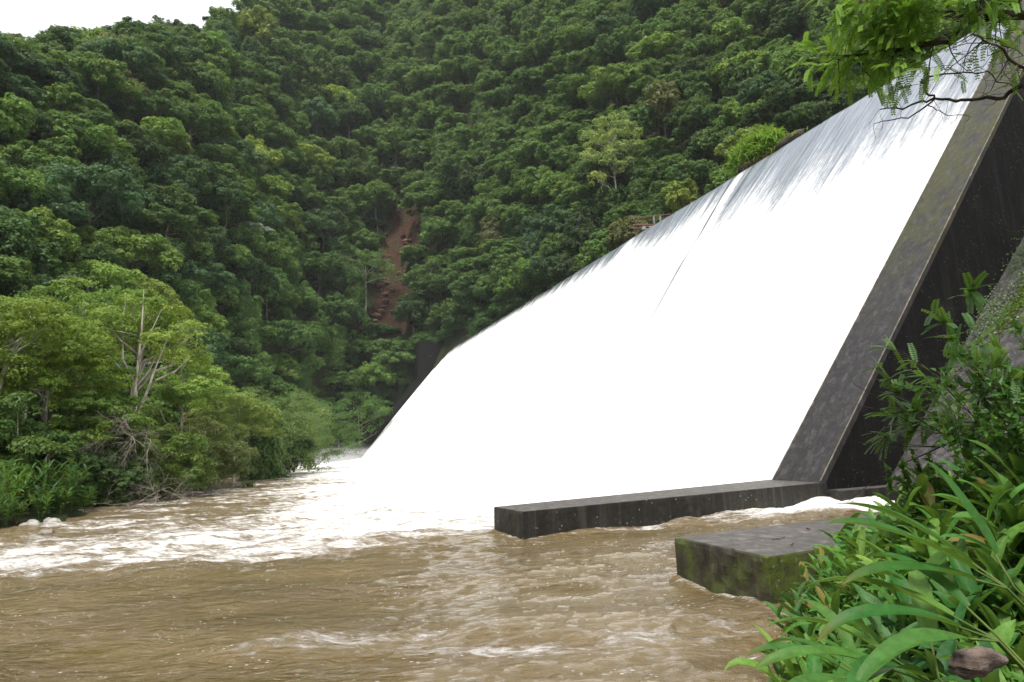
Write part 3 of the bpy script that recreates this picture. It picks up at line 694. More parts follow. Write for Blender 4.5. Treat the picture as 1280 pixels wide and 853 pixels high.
# left riverside stand: slim pale trunks, feathery light green crowns
FE = (3.7, 5.6, 8.0, 40, 24000, .105, .5, .3, .35, 0, False)
FL = (3.5, 5.6, 4.6, 44, 25000, .105, .45, .3, .35, 0, False)
BU = (3.9, 6.2, 1.2, 44, 24000, .12, .62, .3, .35, 0, False)
stand = [
 ('riverside_tree', 21, 160, 606, 286, FE, (0.217, 0.327, 0.051), 60, 'tallest riverside tree with bare forked white trunk among light green crowns', .24, 13),
 ('riverside_tree', 22, 88, 590, 270, FE, (0.174, 0.293, 0.051), 70, 'light green riverside tree left of the forked white trunk', .16, 9),
 ('riverside_tree', 23, 20, 590, 250, FE, (0.199, 0.315, 0.047), 66, 'light green riverside tree at the left end of the pale stand', .16, 9),
 ('riverside_tree', 24, 225, 596, 190, FE, (0.199, 0.315, 0.056), 74, 'leaning light green tree right of the forked white trunk', .15, 9),
 ('riverside_tree', 25, -20, 630, 290, FL, (0.137, 0.228, 0.029), 54, 'feathery olive tree cut by the left edge of the photo', .18, 9),
 ('riverside_tree', 26, 50, 628, 235, FL, (0.159, 0.250, 0.027), 57, 'layered yellowish tree in front of the pale stand near the left edge', .16, 9),
 ('riverside_tree', 27, 112, 622, 165, FL, (0.127, 0.228, 0.034), 55, 'lower feathery tree overhanging the leafy spit at the left', .14, 9),
 ('riverside_bush', 28, 190, 612, 120, BU, (0.105, 0.185, 0.034), 58, 'dense green bush above the grey dead twigs by the water', .12, 9),
 ('riverside_bush', 29, 245, 603, 128, BU, (0.118, 0.152, 0.047), 68, 'brownish olive bush on the bank right of the dead twigs', .12, 9),
 ('riverside_bush', 30, 290, 598, 150, FL, (0.186, 0.261, 0.058), 80, 'pale green open tree on the bank in the thicket middle', .12, 9),
 ('riverside_bush', 31, 345, 592, 135, BU, (0.111, 0.185, 0.053), 98, 'grey green tree with crooked bare limbs near the thicket right end', .12, 9),
 ('riverside_bush', 32, 385, 586, 110, BU, (0.053, 0.114, 0.034), 118, 'dark rounded bush closing the riverbank thicket towards the mist', .12, 9),
 ('riverside_bush', 33, 60, 628, 90, BU, (0.053, 0.120, 0.026), 52, 'dark green bush behind the leafy spit of the left bank', .12, 7),
 ('riverside_bush', 34, 135, 615, 80, BU, (0.058, 0.109, 0.029), 53, 'small dark bush at the waterline left of the dead twigs', .12, 7),
 ('riverside_bush', 35, 5, 640, 130, BU, (0.065, 0.135, 0.026), 50, 'dark green bush low at the left edge of the bank', .12, 7),
]
for nm, sd, px, py, h, prm, c, dist, lab, r0, nl in stand:
    special(nm, sd, px, py, h, prm, c, lab, 'trees along the left riverbank', r0, nl, dist=dist, cat='tree' if 'tree' in nm else 'bush')

# bare forked trunk and dead twigs
def grow(mb, rg, p, d, L, r, depth, tips, spread=.6, up=.05, seg=4, kids=3, sides=5):
    pts = [p]; dd = d.copy()
    for k in range(seg):
        dd = unit(dd + rg.normal(size=3) * .16 + np.array([0, 0, up])); pts.append(pts[-1] + dd * L / seg)
    tube(mb, pts, np.linspace(r, r * .55, seg + 1), sides)
    if depth == 0: tips.append((pts, dd)); return
    for k in range(kids):
        t = rg.uniform(.35, 1) if k else 1.; i0 = min(int(t * seg), seg); 
        nd = unit(dd + rg.normal(size=3) * spread); grow(mb, rg, pts[i0], nd, L * rg.uniform(.55, .8), r * .55, depth - 1, tips, spread, up, max(seg - 1, 2), kids, max(sides - 1, 3))
DT = (.3, .27, .22)
p = at(163, 600, 57); p[2] = float(ground(p[0], p[1]))
mb = MB(); rg = np.random.default_rng(5)
b0 = p + np.array([0, 0, 2.0])
def lim(pts, r): tube(mb, [p + np.array(q) for q in pts], r, 8)
lim([(0, 0, -1), (-.1, 0, 4), (0, 0, 7.6), (-.1, .1, 10), (.1, .2, 14), (.2, 0, 17.6)], [.19, .15, .13, .1, .07, .03])
lim([(0, 0, 7.2), (1.0, -.2, 9.2), (1.7, -.3, 11.4), (2.6, -.2, 14)], [.11, .09, .06, .03]); lim([(1.7, -.3, 10.2), (3.2, -.2, 10.9), (4.4, -.3, 12)], [.08, .06, .02])
lim([(-.1, .1, 10), (-1.2, .1, 12), (-1.6, .3, 15), (-1.3, .2, 17)], [.1, .08, .06, .03]); lim([(0, .1, 12), (.9, 0, 14), (1.6, .2, 16)], [.08, .05, .02])
r_ = tag(empty('bare_tree', p), 'bare pale forked trunk rising in front of the light green riverside crowns', 'tree')
o_ = link('trunk', mb.mesh('trunk', M_BARK), r_); o_.matrix_parent_inverse = Matrix.Translation(-Vector(p))
for k, (px, py, dist, Lr, lab) in enumerate(((185, 612, 50, 2.6, 'tangle of grey dead branches hanging over the water under the bushes'), (232, 606, 62, 2.9, 'low spray of bare grey twigs right of the largest dead tangle'), (168, 545, 52, 2.4, 'bare twiggy dead branches halfway up beneath the forked white trunk'))):
    q = at(px, py, dist); q[2] = max(float(ground(q[0], q[1])), 0) if py > 580 else q[2]
    mb = MB(); tips = []; rg = np.random.default_rng(60 + k)
    for b in range(6): grow(mb, rg, q + rg.normal(size=3) * .4, unit(np.array([rg.uniform(-1, 1.4), -.5, rg.uniform(-.1, .6)])), Lr * .8, .035, 3, tips, .75, -.06, 4, 4)
    tag(link('dead_branches', mb.mesh('dead_branches', M_TWIG)), lab, 'dead branches', 'dead branches on the left bank')

# ------------------------------------------------------------------ leaf blades (broad leaved bank plants)
def blade(mb, base, d, L, W, rg, droop=.9, fold=.25, nseg=9, age=0., tint=.5, side=None, twist=.0):
    """one long pointed leaf with a folded midrib, arching over"""
    d = unit(np.asarray(d, float)); s = side if side is not None else unit(np.cross(d, [0, 0, 1.]) + 1e-6); p = np.array(base, float); dirn = d.copy(); V = []
    wav = rg.uniform(0, 6)
    for k in range(nseg + 1):
        t = k / nseg; wd = W * (math.sin(math.pi * min(t * .93 + .05, 1) ** .8) ** .75) * (1 if t < .97 else .15)
        nrm = unit(np.cross(s, dirn)); s2 = unit(s * math.cos(twist * t) + nrm * math.sin(twist * t)); n2 = unit(np.cross(s2, dirn))
        f_ = fold * wd + .05 * W * math.sin(wav + t * 9)
        V += [p - s2 * wd * .5 + n2 * f_, p - s2 * wd * .25 + n2 * f_ * .42, p.copy(), p + s2 * wd * .25 + n2 * f_ * .42, p + s2 * wd * .5 + n2 * (fold * wd + .05 * W * math.sin(wav * 2 + t * 8))]
        dirn = unit(dirn + np.array([0, 0, -droop / nseg * (.4 + 1.4 * t)])); p = p + dirn * L / nseg
    F = []
    for k in range(nseg):
        for c in range(4): a_ = k * 5 + c; F.append([a_, a_ + 1, a_ + 6, a_ + 5])
    tt = np.repeat(np.linspace(0, 1, nseg + 1), 5); edge = np.tile([1, .3, 0, .3, 1], nseg + 1)
    ag = np.clip(age + (tt ** 3) * rg.uniform(0, .6) * (age > .05) + edge * (age > .2) * .3, 0, 1)
    mb.add(V, F, tint=tint, age=ag)

def leafy_plant(seed, nst=6, h=1.2, Ll=.5, Wl=.085, nl=9, old=.1, spread=.35, leanv=(0, 0)):
    rg = np.random.default_rng(seed); st = MB(); lf = MB()
    for k in range(nst):
        a = rg.uniform(0, 6.28); hh = h * rg.uniform(.65, 1.1); out = rg.uniform(.1, spread) * hh; b = np.array([math.cos(a), math.sin(a), 0]) * rg.uniform(0, .16)
        ex = np.array([math.cos(a) * out + leanv[0] * hh, math.sin(a) * out + leanv[1] * hh, hh])
        pts = [b - np.array([0, 0, .25])] + [b + ex * np.array([t ** 1.7, t ** 1.7, t]) for t in np.linspace(.1, 1, 7)]
        tube(st, pts, np.linspace(.012, .005, 8), 5)
        pl = rg.uniform(0, 6.28); fold_dir = np.array([math.cos(pl), math.sin(pl), 0])
        for q in range(nl):
            t = .22 + .78 * q / (nl - 1); pos = b + ex * np.array([t ** 1.7, t ** 1.7, t]); sg = 1 if q % 2 else -1
            dr = unit(fold_dir * sg + np.array([0, 0, .45 + .9 * t ** 2]) + rg.normal(size=3) * .22 + unit(ex) * .35)
            blade(lf, pos, dr, Ll * rg.uniform(.7, 1.2) * (1 - .25 * abs(t - .6)), Wl * rg.uniform(.8, 1.25), rg, rg.uniform(.5, 1.5), rg.uniform(.1, .35), 8,
                  rg.uniform(.3, .9) if rg.random() < old * (1.6 - t) else 0., rg.random(), twist=rg.normal() * .5)
    return st.mesh('stems', M_STALK), lf.mesh('leaves', M_BLADE)

# near riverbank (camera side)
BL = np.array([(1.2, -6), (1.8, 2), (2.4, 6.0), (3.3, 8.3), (5.7, 11.7), (9.5, 16.3), (14.6, 23.6), (17.4, 28.4), (22, 34)], float)
def bank_h(x, y):
    d = -sdist(x, y, BL)
    return np.where(d > 0, -.1 + .62 * np.clip(d, 0, 2.2) + .38 * np.clip(d - 2.2, 0, 30), np.clip(d * .9 - .1, -2, 0)) + fbm(x / .9, y / .9, 15, 4) * .35
bm_ = MB(); gx = np.arange(-1, 45, .22); gy = np.arange(-6, 40, .22); X, Y = np.meshgrid(gx, gy, indexing='ij'); Z = bank_h(X, Y)
alg = (X - P0[0]) * AX[0] + (Y - P0[1]) * AX[1]; n_ = len(gy); i, j = np.meshgrid(np.arange(len(gx) - 1), np.arange(n_ - 1), indexing='ij'); q = i * n_ + j
kq = (alg[:-1, :-1] < -3.3) & (Z[:-1, :-1] > -1.6); q = q[kq]
bm_.add(np.stack([X, Y, Z], -1).reshape(-1, 3), np.stack([q, q + n_, q + n_ + 1, q + 1], -1).reshape(-1, 4))
m = NT('bank_soil'); v = m.coord(); n1 = m.noise(v, 3, 7, .65); n2 = m.noise(v, 14, 6, .7)
tag(link('riverbank_ground', bm_.mesh('riverbank_ground', m.done(m.bsdf(m.mix(m.ramp(n1, .4, .6), m.mix(m.ramp(n2, .4, .6), (.02, .016, .01), (.07, .045, .03)), (.02, .035, .01)), .9, .2, n2, .8, .05).outputs[0]))), kind='structure')

GC = [((.065, .19, .035), 'mid green'), ((.09, .24, .04), 'fresh green'), ((.045, .14, .04), 'deep green'), ((.14, .28, .05), 'yellow green')]
gp = [leafy_plant(300 + k, nst=[8, 7, 7, 9, 7][k], h=[1.1, 1.35, .9, 1.2, 1.0][k], Ll=[.42, .5, .38, .44, .55][k], Wl=[.10, .12, .095, .105, .135][k], nl=[10, 9, 8, 10, 8][k], old=.12) for k in range(5)]
rg = np.random.default_rng(44); placed = []
SIL = np.array([(955, 853), (962, 800), (985, 735), (1010, 700), (1085, 668), (1120, 640), (1165, 612), (1230, 596), (1290, 592)])
tries = 0
while len(placed) < 170 and tries < 50000:
    tries += 1
    x = rg.uniform(2, 11); y = rg.uniform(2.2, 13.5); d_ = float(-sdist(np.array(x), np.array(y), BL))
    if d_ < .12 or d_ > 5: continue
    z = float(bank_h(np.array(x), np.array(y))); k = int(rg.integers(0, 5)); s_ = rg.uniform(.65, 1.05) * (1.12 if x > 4.2 else 1); hh = [1.1, 1.35, .9, 1.2, 1.0][k] * s_
    px, py, dz = proj((x, y, z + hh * .9)); bx, by, bz = proj((x, y, z))
    if dz < 2.3 or bx > 1330 or px > 1340: continue
    rpx = .33 * s_ * F_PX / dz
    if px - rpx * .75 - 12 < np.interp(py, SIL[::-1, 1], SIL[::-1, 0]) or py < np.interp(px, SIL[:, 0], SIL[:, 1]) - 4: continue
    if py > 900: continue
    if any((x - a) ** 2 + (y - b) ** 2 < (.2 + dz * .02) ** 2 for a, b, *_ in placed): continue
    placed.append((x, y, z, k, s_, px, py, dz))
print('ginger plants', len(placed), tries)
cnt = {}
for (x, y, z, k, s_, px, py, dz) in sorted(placed, key=lambda t: t[7]):
    c, cn = GC[int(rg.integers(0, 4))]; sh_ = ['broad', 'tall arching', 'low', 'bushy', 'long leaved'][k]
    wv = 'at the bottom edge' if py > 790 else 'beside the mossy block' if px < 1090 and py > 650 else 'below the shrub' if py < 680 else 'in mid bank'
    wd = 'closest to the camera' if dz < 3.6 else 'over the water' if px < 1060 else 'at the right edge' if px > 1240 else 'amid look-alikes'
    r = tag(empty('bank_plant', (x, y, z), float(rg.uniform(0, 6.28))), f'{sh_} {cn} pointed-leaved plant {wv}, {wd}', 'plant', 'broad leaved plants on the near bank'); r.scale = (s_,) * 3
    st, lf = gp[k]; link('stems', st, r); l_ = link('leaves', lf, r); l_.color = (*c, 1)

# large arching leaves right in front
def big_plant(base, specs, label, color):
    r = tag(empty('arching_plant', base), label, 'plant', 'large arching leaves at the bottom right'); st = MB()
    rg = np.random.default_rng(int(base[0] * 1000)); lf = MB()
    for (dx, dy, dz_, L, W, dr, age, tw) in specs:
        d = unit(np.array([dx, dy, dz_])); s0 = np.array(base) + np.array([dx, dy, 0]) * .05
        e = s0 + d * .12; tube(st, [s0 - np.array([-.45, .25, .6]), s0 - np.array([-.2, .1, .3]), s0, e], [.006, .006, .005, .004], 6)
        blade(lf, e, d, L, W, rg, dr, .22, 14, age, rg.random(), twist=tw)
    for nm, mb_, mt in (('stems', st, M_STALK), ('leaves', lf, M_BLADE)):
        o = link(nm, mb_.mesh(nm, mt), r); o.matrix_parent_inverse = Matrix.Translation(-Vector(base)); o.color = (*color, 1)
def gb(px, py, r):
    p = at(px, py, r); p[2] = float(bank_h(np.array(p[0]), np.array(p[1]))); return p
RGT = np.array([.8, -.6, 0])
big_plant(at(1262, 800, 2.9), [(-.9, .1, .35, .5, .085, 1.1, .06, .4), (-.75, .5, .5, .5, .085, .9, 0., -.3), (-.9, -.2, .15, .5, .09, .9, .18, .3), (-.3, .6, .6, .4, .08, 1, 0, 0)],
          'plant with long arching leaves and brown blotches at the right edge', (.055, .165, .03))
big_plant(at(1175, 852, 3.0), [(-.95, .1, .35, .5, .085, .8, .14, .3), (-.8, .4, .6, .45, .08, 1.0, 0, -.2), (.3, .6, .8, .45, .08, 1.1, 0, 0), (-.6, -.4, .35, .5, .1, .9, 0, .2)],
          'plant with wide flat leaves spreading over the bottom edge', (.055, .165, .03))
big_plant(at(1095, 850, 3.9), [(-.95, .3, .5, .45, .08, 1.0, .1, .3), (-.7, .7, .5, .42, .075, 1.2, 0, -.2), (-.2, .7, .8, .45, .08, 1.1, 0, 0), (-.9, -.3, .2, .5, .09, .8, .05, .2)],
          'plant with drooping leaves over the water at the bottom edge', (.055, .165, .03))
big_plant(at(1275, 735, 3.1), [(-.9, .1, .6, .55, .09, .6, .12, .3), (-.7, .5, .75, .5, .085, .7, 0, -.2), (-.95, .0, .3, .5, .085, .7, .12, .4), (-.2, .3, .9, .4, .08, .6, .1, 0)],
          'tallest arching plant whose leaves reach up at the right edge', (.055, .165, .03))
# withered stalks at the water's edge
for k, (px, py, r) in enumerate(((968, 835, 8.2), (982, 828, 8.0), (1000, 820, 7.8), (1022, 838, 7.0))):
    p = at(px, py, r); p[2] = float(bank_h(np.array(p[0]), np.array(p[1]))); mb = MB(); rg = np.random.default_rng(90 + k)
    for b in range(7): blade(mb, p + rg.normal(size=3) * np.array([.06, .06, .02]) - np.array([0, 0, .1]), unit(rg.normal(size=3) * np.array([.3, .3, .1]) + np.array([0, 0, 1])), rg.uniform(.35, .6), .05, rg, rg.uniform(.3, 1.6), .5, 7, .95, rg.random(), twist=rg.normal())
    o = link('withered_leaves', mb.mesh('withered_leaves', M_BLADE)); o.color = (.12, .08, .03, 1)
    tag(o, ['outermost brown withered stalks standing in the water', 'brown withered leaves second from the open water', 'dry curled stalks beneath the drooping green leaves', 'dead brown leaves near the bottom edge of the bank'][k], 'dead leaves', 'withered leaves at the waterline')
# pinkish stone / driftwood under the leaves
def rock(name, c, s, seed, mat, label, cat='rock', group=None, rotz=0.):
    mb = MB(); ellipsoid(mb, (0, 0, 0), (1, 1, 1), 30, 18); V = mb.V[0]
    n = fbm(V[:, 0] * 1.6 + V[:, 2] + 9, V[:, 1] * 1.6 - V[:, 2], seed, 4); n2 = fbm(V[:, 2] * 2.1 + 5, V[:, 0] * 2 + V[:, 1], seed + 3, 3)
    mb.V[0] = V * (1 + 1.0 * n + .6 * n2)[:, None] * np.array(s)
    o = link(name, mb.mesh(name, mat, True), None, tuple(c)); o.rotation_euler = (0, .1, rotz); return tag(o, label, cat, group)
m = NT('pink_stone'); v = m.coord(scale=(1, 1, 3)); n1 = m.noise(v, 6, 6, .7)
M_PINK = m.done(m.bsdf(m.mix(m.ramp(n1, .35, .65), (.07, .05, .04), (.25, .19, .16)), .85, .2, n1, .8, .03).outputs[0])
m = NT('river_stone'); v = m.coord(); n1 = m.noise(v, 2, 6, .7)
M_STONE = m.done(m.bsdf(m.mix(m.ramp(n1, .35, .65), (.1, .09, .075), (.3, .27, .23)), .8, .3, n1, .8, .1).outputs[0])
rock('stone', at(1222, 826, 3.35), (.14, .06, .05), 3, M_PINK, 'pinkish grey stone lying under the arching leaves at bottom right', rotz=.5)

# twigs and leaf litter on the wide block
TOPZ = .953
for k, (al, ou, L, rz) in enumerate(((-14.3, -12.9, .34, .3), (-15.0, -13.2, .22, .9))):
    mb = MB(); rg = np.random.default_rng(k); c = D(al, ou, TOPZ + .012); pts = [c + np.array([math.cos(rz) * L * t, math.sin(rz) * L * t, rg.uniform(0, .012)]) for t in np.linspace(-.5, .5, 6)]
    tube(mb, pts, .009, 5); tube(mb, [pts[2], pts[2] + np.array([.05, .07, .02])], [.006, .003], 4)
    tag(link('twig', mb.mesh('twig', M_BARKD)), ['dark forked twig lying on top of the wide mossy block', 'shorter dark twig near the front edge of the mossy block'][k], 'twig', 'twigs on the block')
DL = NT('dead_leaf'); M_DL = DL.done(DL.bsdf((.09, .045, .022), .8, .2).outputs[0])
for k, (al, ou) in enumerate(((-13.6, -11.4), (-14.2, -9.6), (-14.6, -9.9), (-13.5, -9.3))):
    mb = MB(); rg = np.random.default_rng(70 + k); blade(mb, D(al, ou, TOPZ + .01), unit(np.array([rg.normal(), rg.normal(), .15])), .17, .07, rg, .3, .5, 6)
    tag(link('fallen_leaf', mb.mesh('fallen_leaf', M_DL)), ['brown fallen leaf alone on the middle of the mossy block', 'brown fallen leaf on the block nearest the dam side', 'brown fallen leaf on the block nearest the bank plants', 'small fallen leaf at the back edge of the block'][k], 'leaf', 'fallen leaves on the block')

# ------------------------------------------------------------------ shrubs in front of the grey abutment
def small_leaves(mb, rg, tips, per=12, L=.055, W=.026, rad_=.0):
    for pts, dd in tips:
        pts = np.array(pts); 
        for q in range(per):
            t = rg.uniform(.1, 1.) * (len(pts) - 1); i0 = min(int(t), len(pts) - 2); p = pts[i0] + (pts[i0 + 1] - pts[i0]) * (t - i0)
            d = unit(dd * .6 + rg.normal(size=3) * .6 + np.array([0, 0, .1])); s = unit(np.cross(d, np.array([0, 0, 1.]) + rg.normal(size=3) * .5)); n = np.cross(s, d)
            l = L * rg.uniform(.7, 1.3); w_ = W * rg.uniform(.8, 1.2)
            V = [p, p + d * l * .35 + s * w_ + n * w_ * .25, p + d * l, p + d * l * .35 - s * w_ + n * w_ * .25, p + d * l * .5]
            mb.add(V, [[0, 4, 1], [1, 4, 2], [0, 3, 4], [3, 2, 4]], tint=rg.random())
def pinnate(mb, rg, p, d, L, npair=9, ll=.035, lw=.011, tint=None):
    """feathery compound leaf"""
    d = unit(d); s = unit(np.cross(d, [0, 0, 1.]) + rg.normal(size=3) * .12); pts = []; dd = d.copy(); q = np.array(p, float); t_ = rg.random() if tint is None else tint
    for k in range(npair + 1):
        pts.append(q.copy()); dd = unit(dd + np.array([0, 0, -.07])); q = q + dd * L / npair
        n = np.cross(s, dd); l = ll * (1 - .45 * abs(k / npair - .45))
        for sg in (-1, 1):
            e = unit(s * sg + dd * .45 + n * .12 - np.array([0, 0, .12])); w_ = unit(np.cross(e, n)) * lw
            mb.add([pts[-1], pts[-1] + e * l * .45 + w_, pts[-1] + e * l, pts[-1] + e * l * .45 - w_], [[0, 1, 2, 3]], tint=t_ * .7 + rg.random() * .3)
    a_ = np.array(pts); mb.add(np.concatenate([a_ - s * .002, a_ + s * .002]), [[k, k + 1, len(pts) + k + 1, len(pts) + k] for k in range(len(pts) - 1)], tint=.2)
def shrub(name, base, stems, seed, L, depth, per, leafL, leafW, color, label, feathery=False, r=.022, up=.06):
    rg = np.random.default_rng(seed); st = MB(); tips = []; lf = MB()
    for d in stems: grow(st, rg, np.array(base), unit(np.array(d, float)), L * rg.uniform(.85, 1.15), r, depth, tips, .5, up, 5, 4)
    tips = [t_ for t_ in tips if proj(t_[0][-1])[0] > 1098]
    if feathery:
        for pts, dd in tips:
            for q in range(per): k = rg.integers(1, len(pts)); pinnate(lf, rg, pts[k], dd + rg.normal(size=3) * .7, leafL * rg.uniform(.7, 1.2), 9, leafW, leafW * .3)
    else: small_leaves(lf, rg, tips, per, leafL, leafW)
    rt = tag(empty(name, base), label, 'shrub', 'shrubs on the near bank')
    for nm, mb_, mt in (('stems', st, M_BARKD), ('leaves', lf, M_NEAR)):
        o = link(nm, mb_.mesh(nm, mt, False), rt); o.matrix_parent_inverse = Matrix.Translation(-Vector(base)); o.color = (*color, 1)
    print(name, len(tips))
shrub('bank_shrub', gb(1310, 640, 8.8), [(-.5, .1, 1.2), (-.2, .2, 1.5), (.2, -.1, 1.5), (.4, .3, 1.3), (-.6, .6, .9)], 11, .85, 3, 18, .085, .03, (.09, .23, .04), 'bushy small leaved shrub covering the foot of the grey slope')
shrub('bank_shrub', gb(1290, 630, 10.), [(-1, .1, .35), (-.7, .2, .6), (-.1, -.1, .9), (.3, .3, .8), (-.9, .4, .4)], 12, .52, 3, 18, .085, .03, (.1, .24, .04), 'lower left shrub with twigs reaching over the black recess')
shrub('bank_shrub', gb(1350, 620, 8.2), [(-.5, .1, 1.5), (-.3, .2, 1.6), (-.1, -.1, 1.7)], 13, 1.15, 3, 15, .085, .03, (.075, .2, .04), 'tall shrub cut by the right edge of the photo')
shrub('feathery_shrub', gb(1335, 600, 9.4), [(-.45, .1, 1.5), (-.25, .2, 1.8), (-.65, .0, 1.5)], 14, 1.75, 2, 16, .26, .05, (.08, .2, .035), 'feathery leaved shrub reaching left above the small leaved one', True, .02, .02)
# moss and creepers on the grey slope
def slope_pt(al, ou, h=0.): return D(al, ou, .45 + (ou - 3.9) * 34.95 / 35.1 + h)
rg = np.random.default_rng(33); mb = MB()
P = []
for k in range(5200):
    t = rg.random(); ou = 11.5 + 9 * t + rg.normal() * .5; al = -4.6 - 1.2 * t + rg.normal() * (.22 + .3 * t); P.append(slope_pt(al, ou, abs(rg.normal()) * .12))
P = np.array(P); leaf_quads(mb, P, unit(rg.normal(size=P.shape) * .5 + np.array([-MX[0] * .7, -MX[1] * .7, .7])), .06, rg, .55)
o = tag(link('moss', mb.mesh('moss', M_NEAR, False)), 'strip of bright moss growing down the grey concrete slope', 'moss', kind='stuff'); o.color = (.1, .17, .02, 1)
for k, (al, ou, n_, sp_, lab) in enumerate(((-3.9, 12.0, 700, .8, 'white flowered creeper clump on the edge of the grey slope beside moss'), (-4.2, 16.0, 1200, 1.2, 'leafy creeper high on the grey slope at the right edge'), (-3.6, 9.8, 260, .5, 'lowest small creeper tuft on the edge of the grey slope'))):
    rg = np.random.default_rng(130 + k); P = np.array([slope_pt(al + rg.normal() * sp_ * .5, ou + rg.normal() * sp_, abs(rg.normal()) * .45) for _ in range(n_)]); mb = MB()
    leaf_quads(mb, P, unit(rg.normal(size=P.shape) * .6 + np.array([-MX[0], -MX[1], .6])), .07, rg, .5)
    o = tag(link('creeper', mb.mesh('creeper', M_NEAR, False)), lab, 'creeper', 'creepers on the grey slope'); o.color = (*[(.16, .22, .12), (.05, .12, .03), (.16, .22, .12)][k], 1)

# ------------------------------------------------------------------ overhanging tree (trunk off the picture to the right)
RB = 7.6
def PX(l, r=RB): return [at(x, y, r + dr) for x, y, dr in l]
base = np.array([7.4, 5.6, 1.5]); tb = MB(); lf = MB(); rg = np.random.default_rng(77)
crownp = np.array([7.2, 5.7, 7.6])
tube(tb, [base - [0, 0, .6], base + [.1, 0, 2.5], crownp], [.2, .16, .1], 9)
brs = [([crownp] + PX([(1340, 8, .3), (1280, 17, 0), (1221, 22, 0), (1184, 50, -.1), (1132, 62, -.1), (1080, 68, 0), (1048, 74, .1)]), .05, True),
       (PX([(1221, 22, 0), (1190, 17, .2), (1151, 14, .3), (1100, 12, .4), (1060, 20, .5)]), .02, True),
       ([crownp] + PX([(1300, -40, 0), (1230, -30, 0), (1160, -22, .1), (1110, -14, .1), (1070, -4, .2)]), .03, True),
       ([crownp] + PX([(1320, 60, -.4), (1280, 84, -.5), (1245, 60, -.6), (1215, 40, -.6)]), .025, False),
       ([crownp - [0, 0, .8]] + PX([(1320, 96, 0), (1280, 107, 0), (1245, 122, 0), (1205, 125, .1), (1168, 124, .1), (1130, 134, .1), (1100, 136, .2)]), .026, None),
       (PX([(1168, 124, .1), (1158, 112, .1), (1155, 98, 0), (1200, 90, 0), (1231, 91, 0), (1268, 109, 0), (1280, 108, 0)]), .011, None),
       (PX([(1168, 124, .1), (1144, 144, .1), (1112, 151, .2), (1092, 153, .2)]), .009, None),
       (PX([(1160, 132, .1), (1180, 142, .1), (1215, 145, .2)]), .005, None)]
nodes = []
for pts, r, leafy in brs:
    pts = np.array(pts); fine_ = [pts[0]]
    for k in range(len(pts) - 1):
        for t in (.25, .5, .75, 1.): fine_.append(pts[k] * (1 - t) + pts[k + 1] * t + rg.normal(size=3) * .012)
    tube(tb, fine_, np.linspace(r, max(r * .22, .003), len(fine_)), 6)
    if leafy: nodes += [(q, True) for q in fine_[8:]]
    elif leafy is None:
        for q in fine_[6::2]:
            tips = []; grow(tb, rg, q, unit(rg.normal(size=3) - np.array([.6, 0, .1])), .16, .003, 1, tips, .6, 0, 3, 2, 3)
    else: nodes += [(q, False) for q in fine_[6:]]
ntip = 0
for q, dense in nodes:
    px, py, _ = proj(q)
    for b in range(2 if dense else 1):
        tips = []; grow(tb, rg, q, unit(rg.normal(size=3) + np.array([-.45, -.1, -.35])), rg.uniform(.22, .4), .006, 1, tips, .6, -.03, 3, 3, 4)
        for pts, dd in tips:
            ex, ey, _ = proj(pts[-1])
            if ey > 112 or ex > 1285 or (ex > 1165 and ey > 25 and rg.random() < .85): continue
            ntip += 1
            for c in range(4 if dense else 3): pinnate(lf, rg, pts[rg.integers(1, len(pts))], dd + rg.normal(size=3) * .8 + np.array([0, 0, -.2]), rg.uniform(.16, .26), 11, .034, .0085)
# thin outer sprays hanging in front of the falls and along the right edge
for (px, py, n_) in ((1200, 60, 2), (1215, 75, 2), (1195, 92, 3), (1225, 50, 2), (1265, 60, 8), (1275, 40, 8), (1250, 20, 5), (1272, 90, 6), (1255, 100, 4)):
    for c in range(n_): pinnate(lf, rg, at(px + rg.normal() * 9, py + rg.normal() * 7, RB), rg.normal(size=3) + np.array([-.4, 0, -.3]), rg.uniform(.12, .2), 8, .03, .008)
print('tips', ntip)
rt = tag(empty('overhanging_tree', base), 'tree reaching in from the right with feathery bright green leaves and bare twigs', 'tree')
for nm, mb_, mt, c in (('branches', tb, M_BARKD, (1, 1, 1)), ('leaves', lf, M_NEAR, (.17, .34, .04))):
    o = link(nm, mb_.mesh(nm, mt, nm == 'branches'), rt); o.matrix_parent_inverse = Matrix.Translation(-Vector(base)); o.color = (*c, 1)

# ------------------------------------------------------------------ grass clump and log stranded on the crest
c = D(30.5, 31.5, CREST); mb = MB(); rg = np.random.default_rng(19)
pts = [D(a_, 31.0 + .3 * math.sin(a_ * .9), CREST + .35 + .12 * math.sin(a_ * 2.1)) for a_ in np.linspace(23.8, 33.6, 16)]
tube(mb, pts, .5 + .14 * np.sin(np.linspace(0, 9, 16)), 10); tube(mb, [pts[4], pts[4] + [.2, .3, .8], pts[4] + [.5, .2, 1.5]], [.12, .08, .03], 6)
tag(link('driftwood_log', mb.mesh('driftwood_log', M_BARKD)), 'dark wet log stranded on the dam crest under bright grass', 'log')
r = tag(empty('grass_tussock', c), 'bright green tussock of long grass growing on the dam crest', 'grass clump'); mb = MB()
for k in range(2600):
    al = rg.uniform(28, 35.6) if rg.random() < .86 else rg.uniform(24, 29); dome = math.sqrt(max(0, 1 - ((al - 31.8) / 4.8) ** 2)); b = D(al, 31.6 + rg.normal() * .6, CREST + .2 + rg.uniform(0, 3.3) * dome)
    d = unit(np.array([-.1, -.2, .0]) * rg.random() + rg.normal(size=3) * np.array([.7, .7, .3]) + AX[0] * 0 + np.array([0, 0, .9]))
    if al < 27: b[2] = CREST + .3
    blade(mb, b, d, rg.uniform(.9, 2.3) * (.5 + .5 * dome), .15, rg, rg.uniform(.8, 2.4), .2, 5, 0., rg.random())
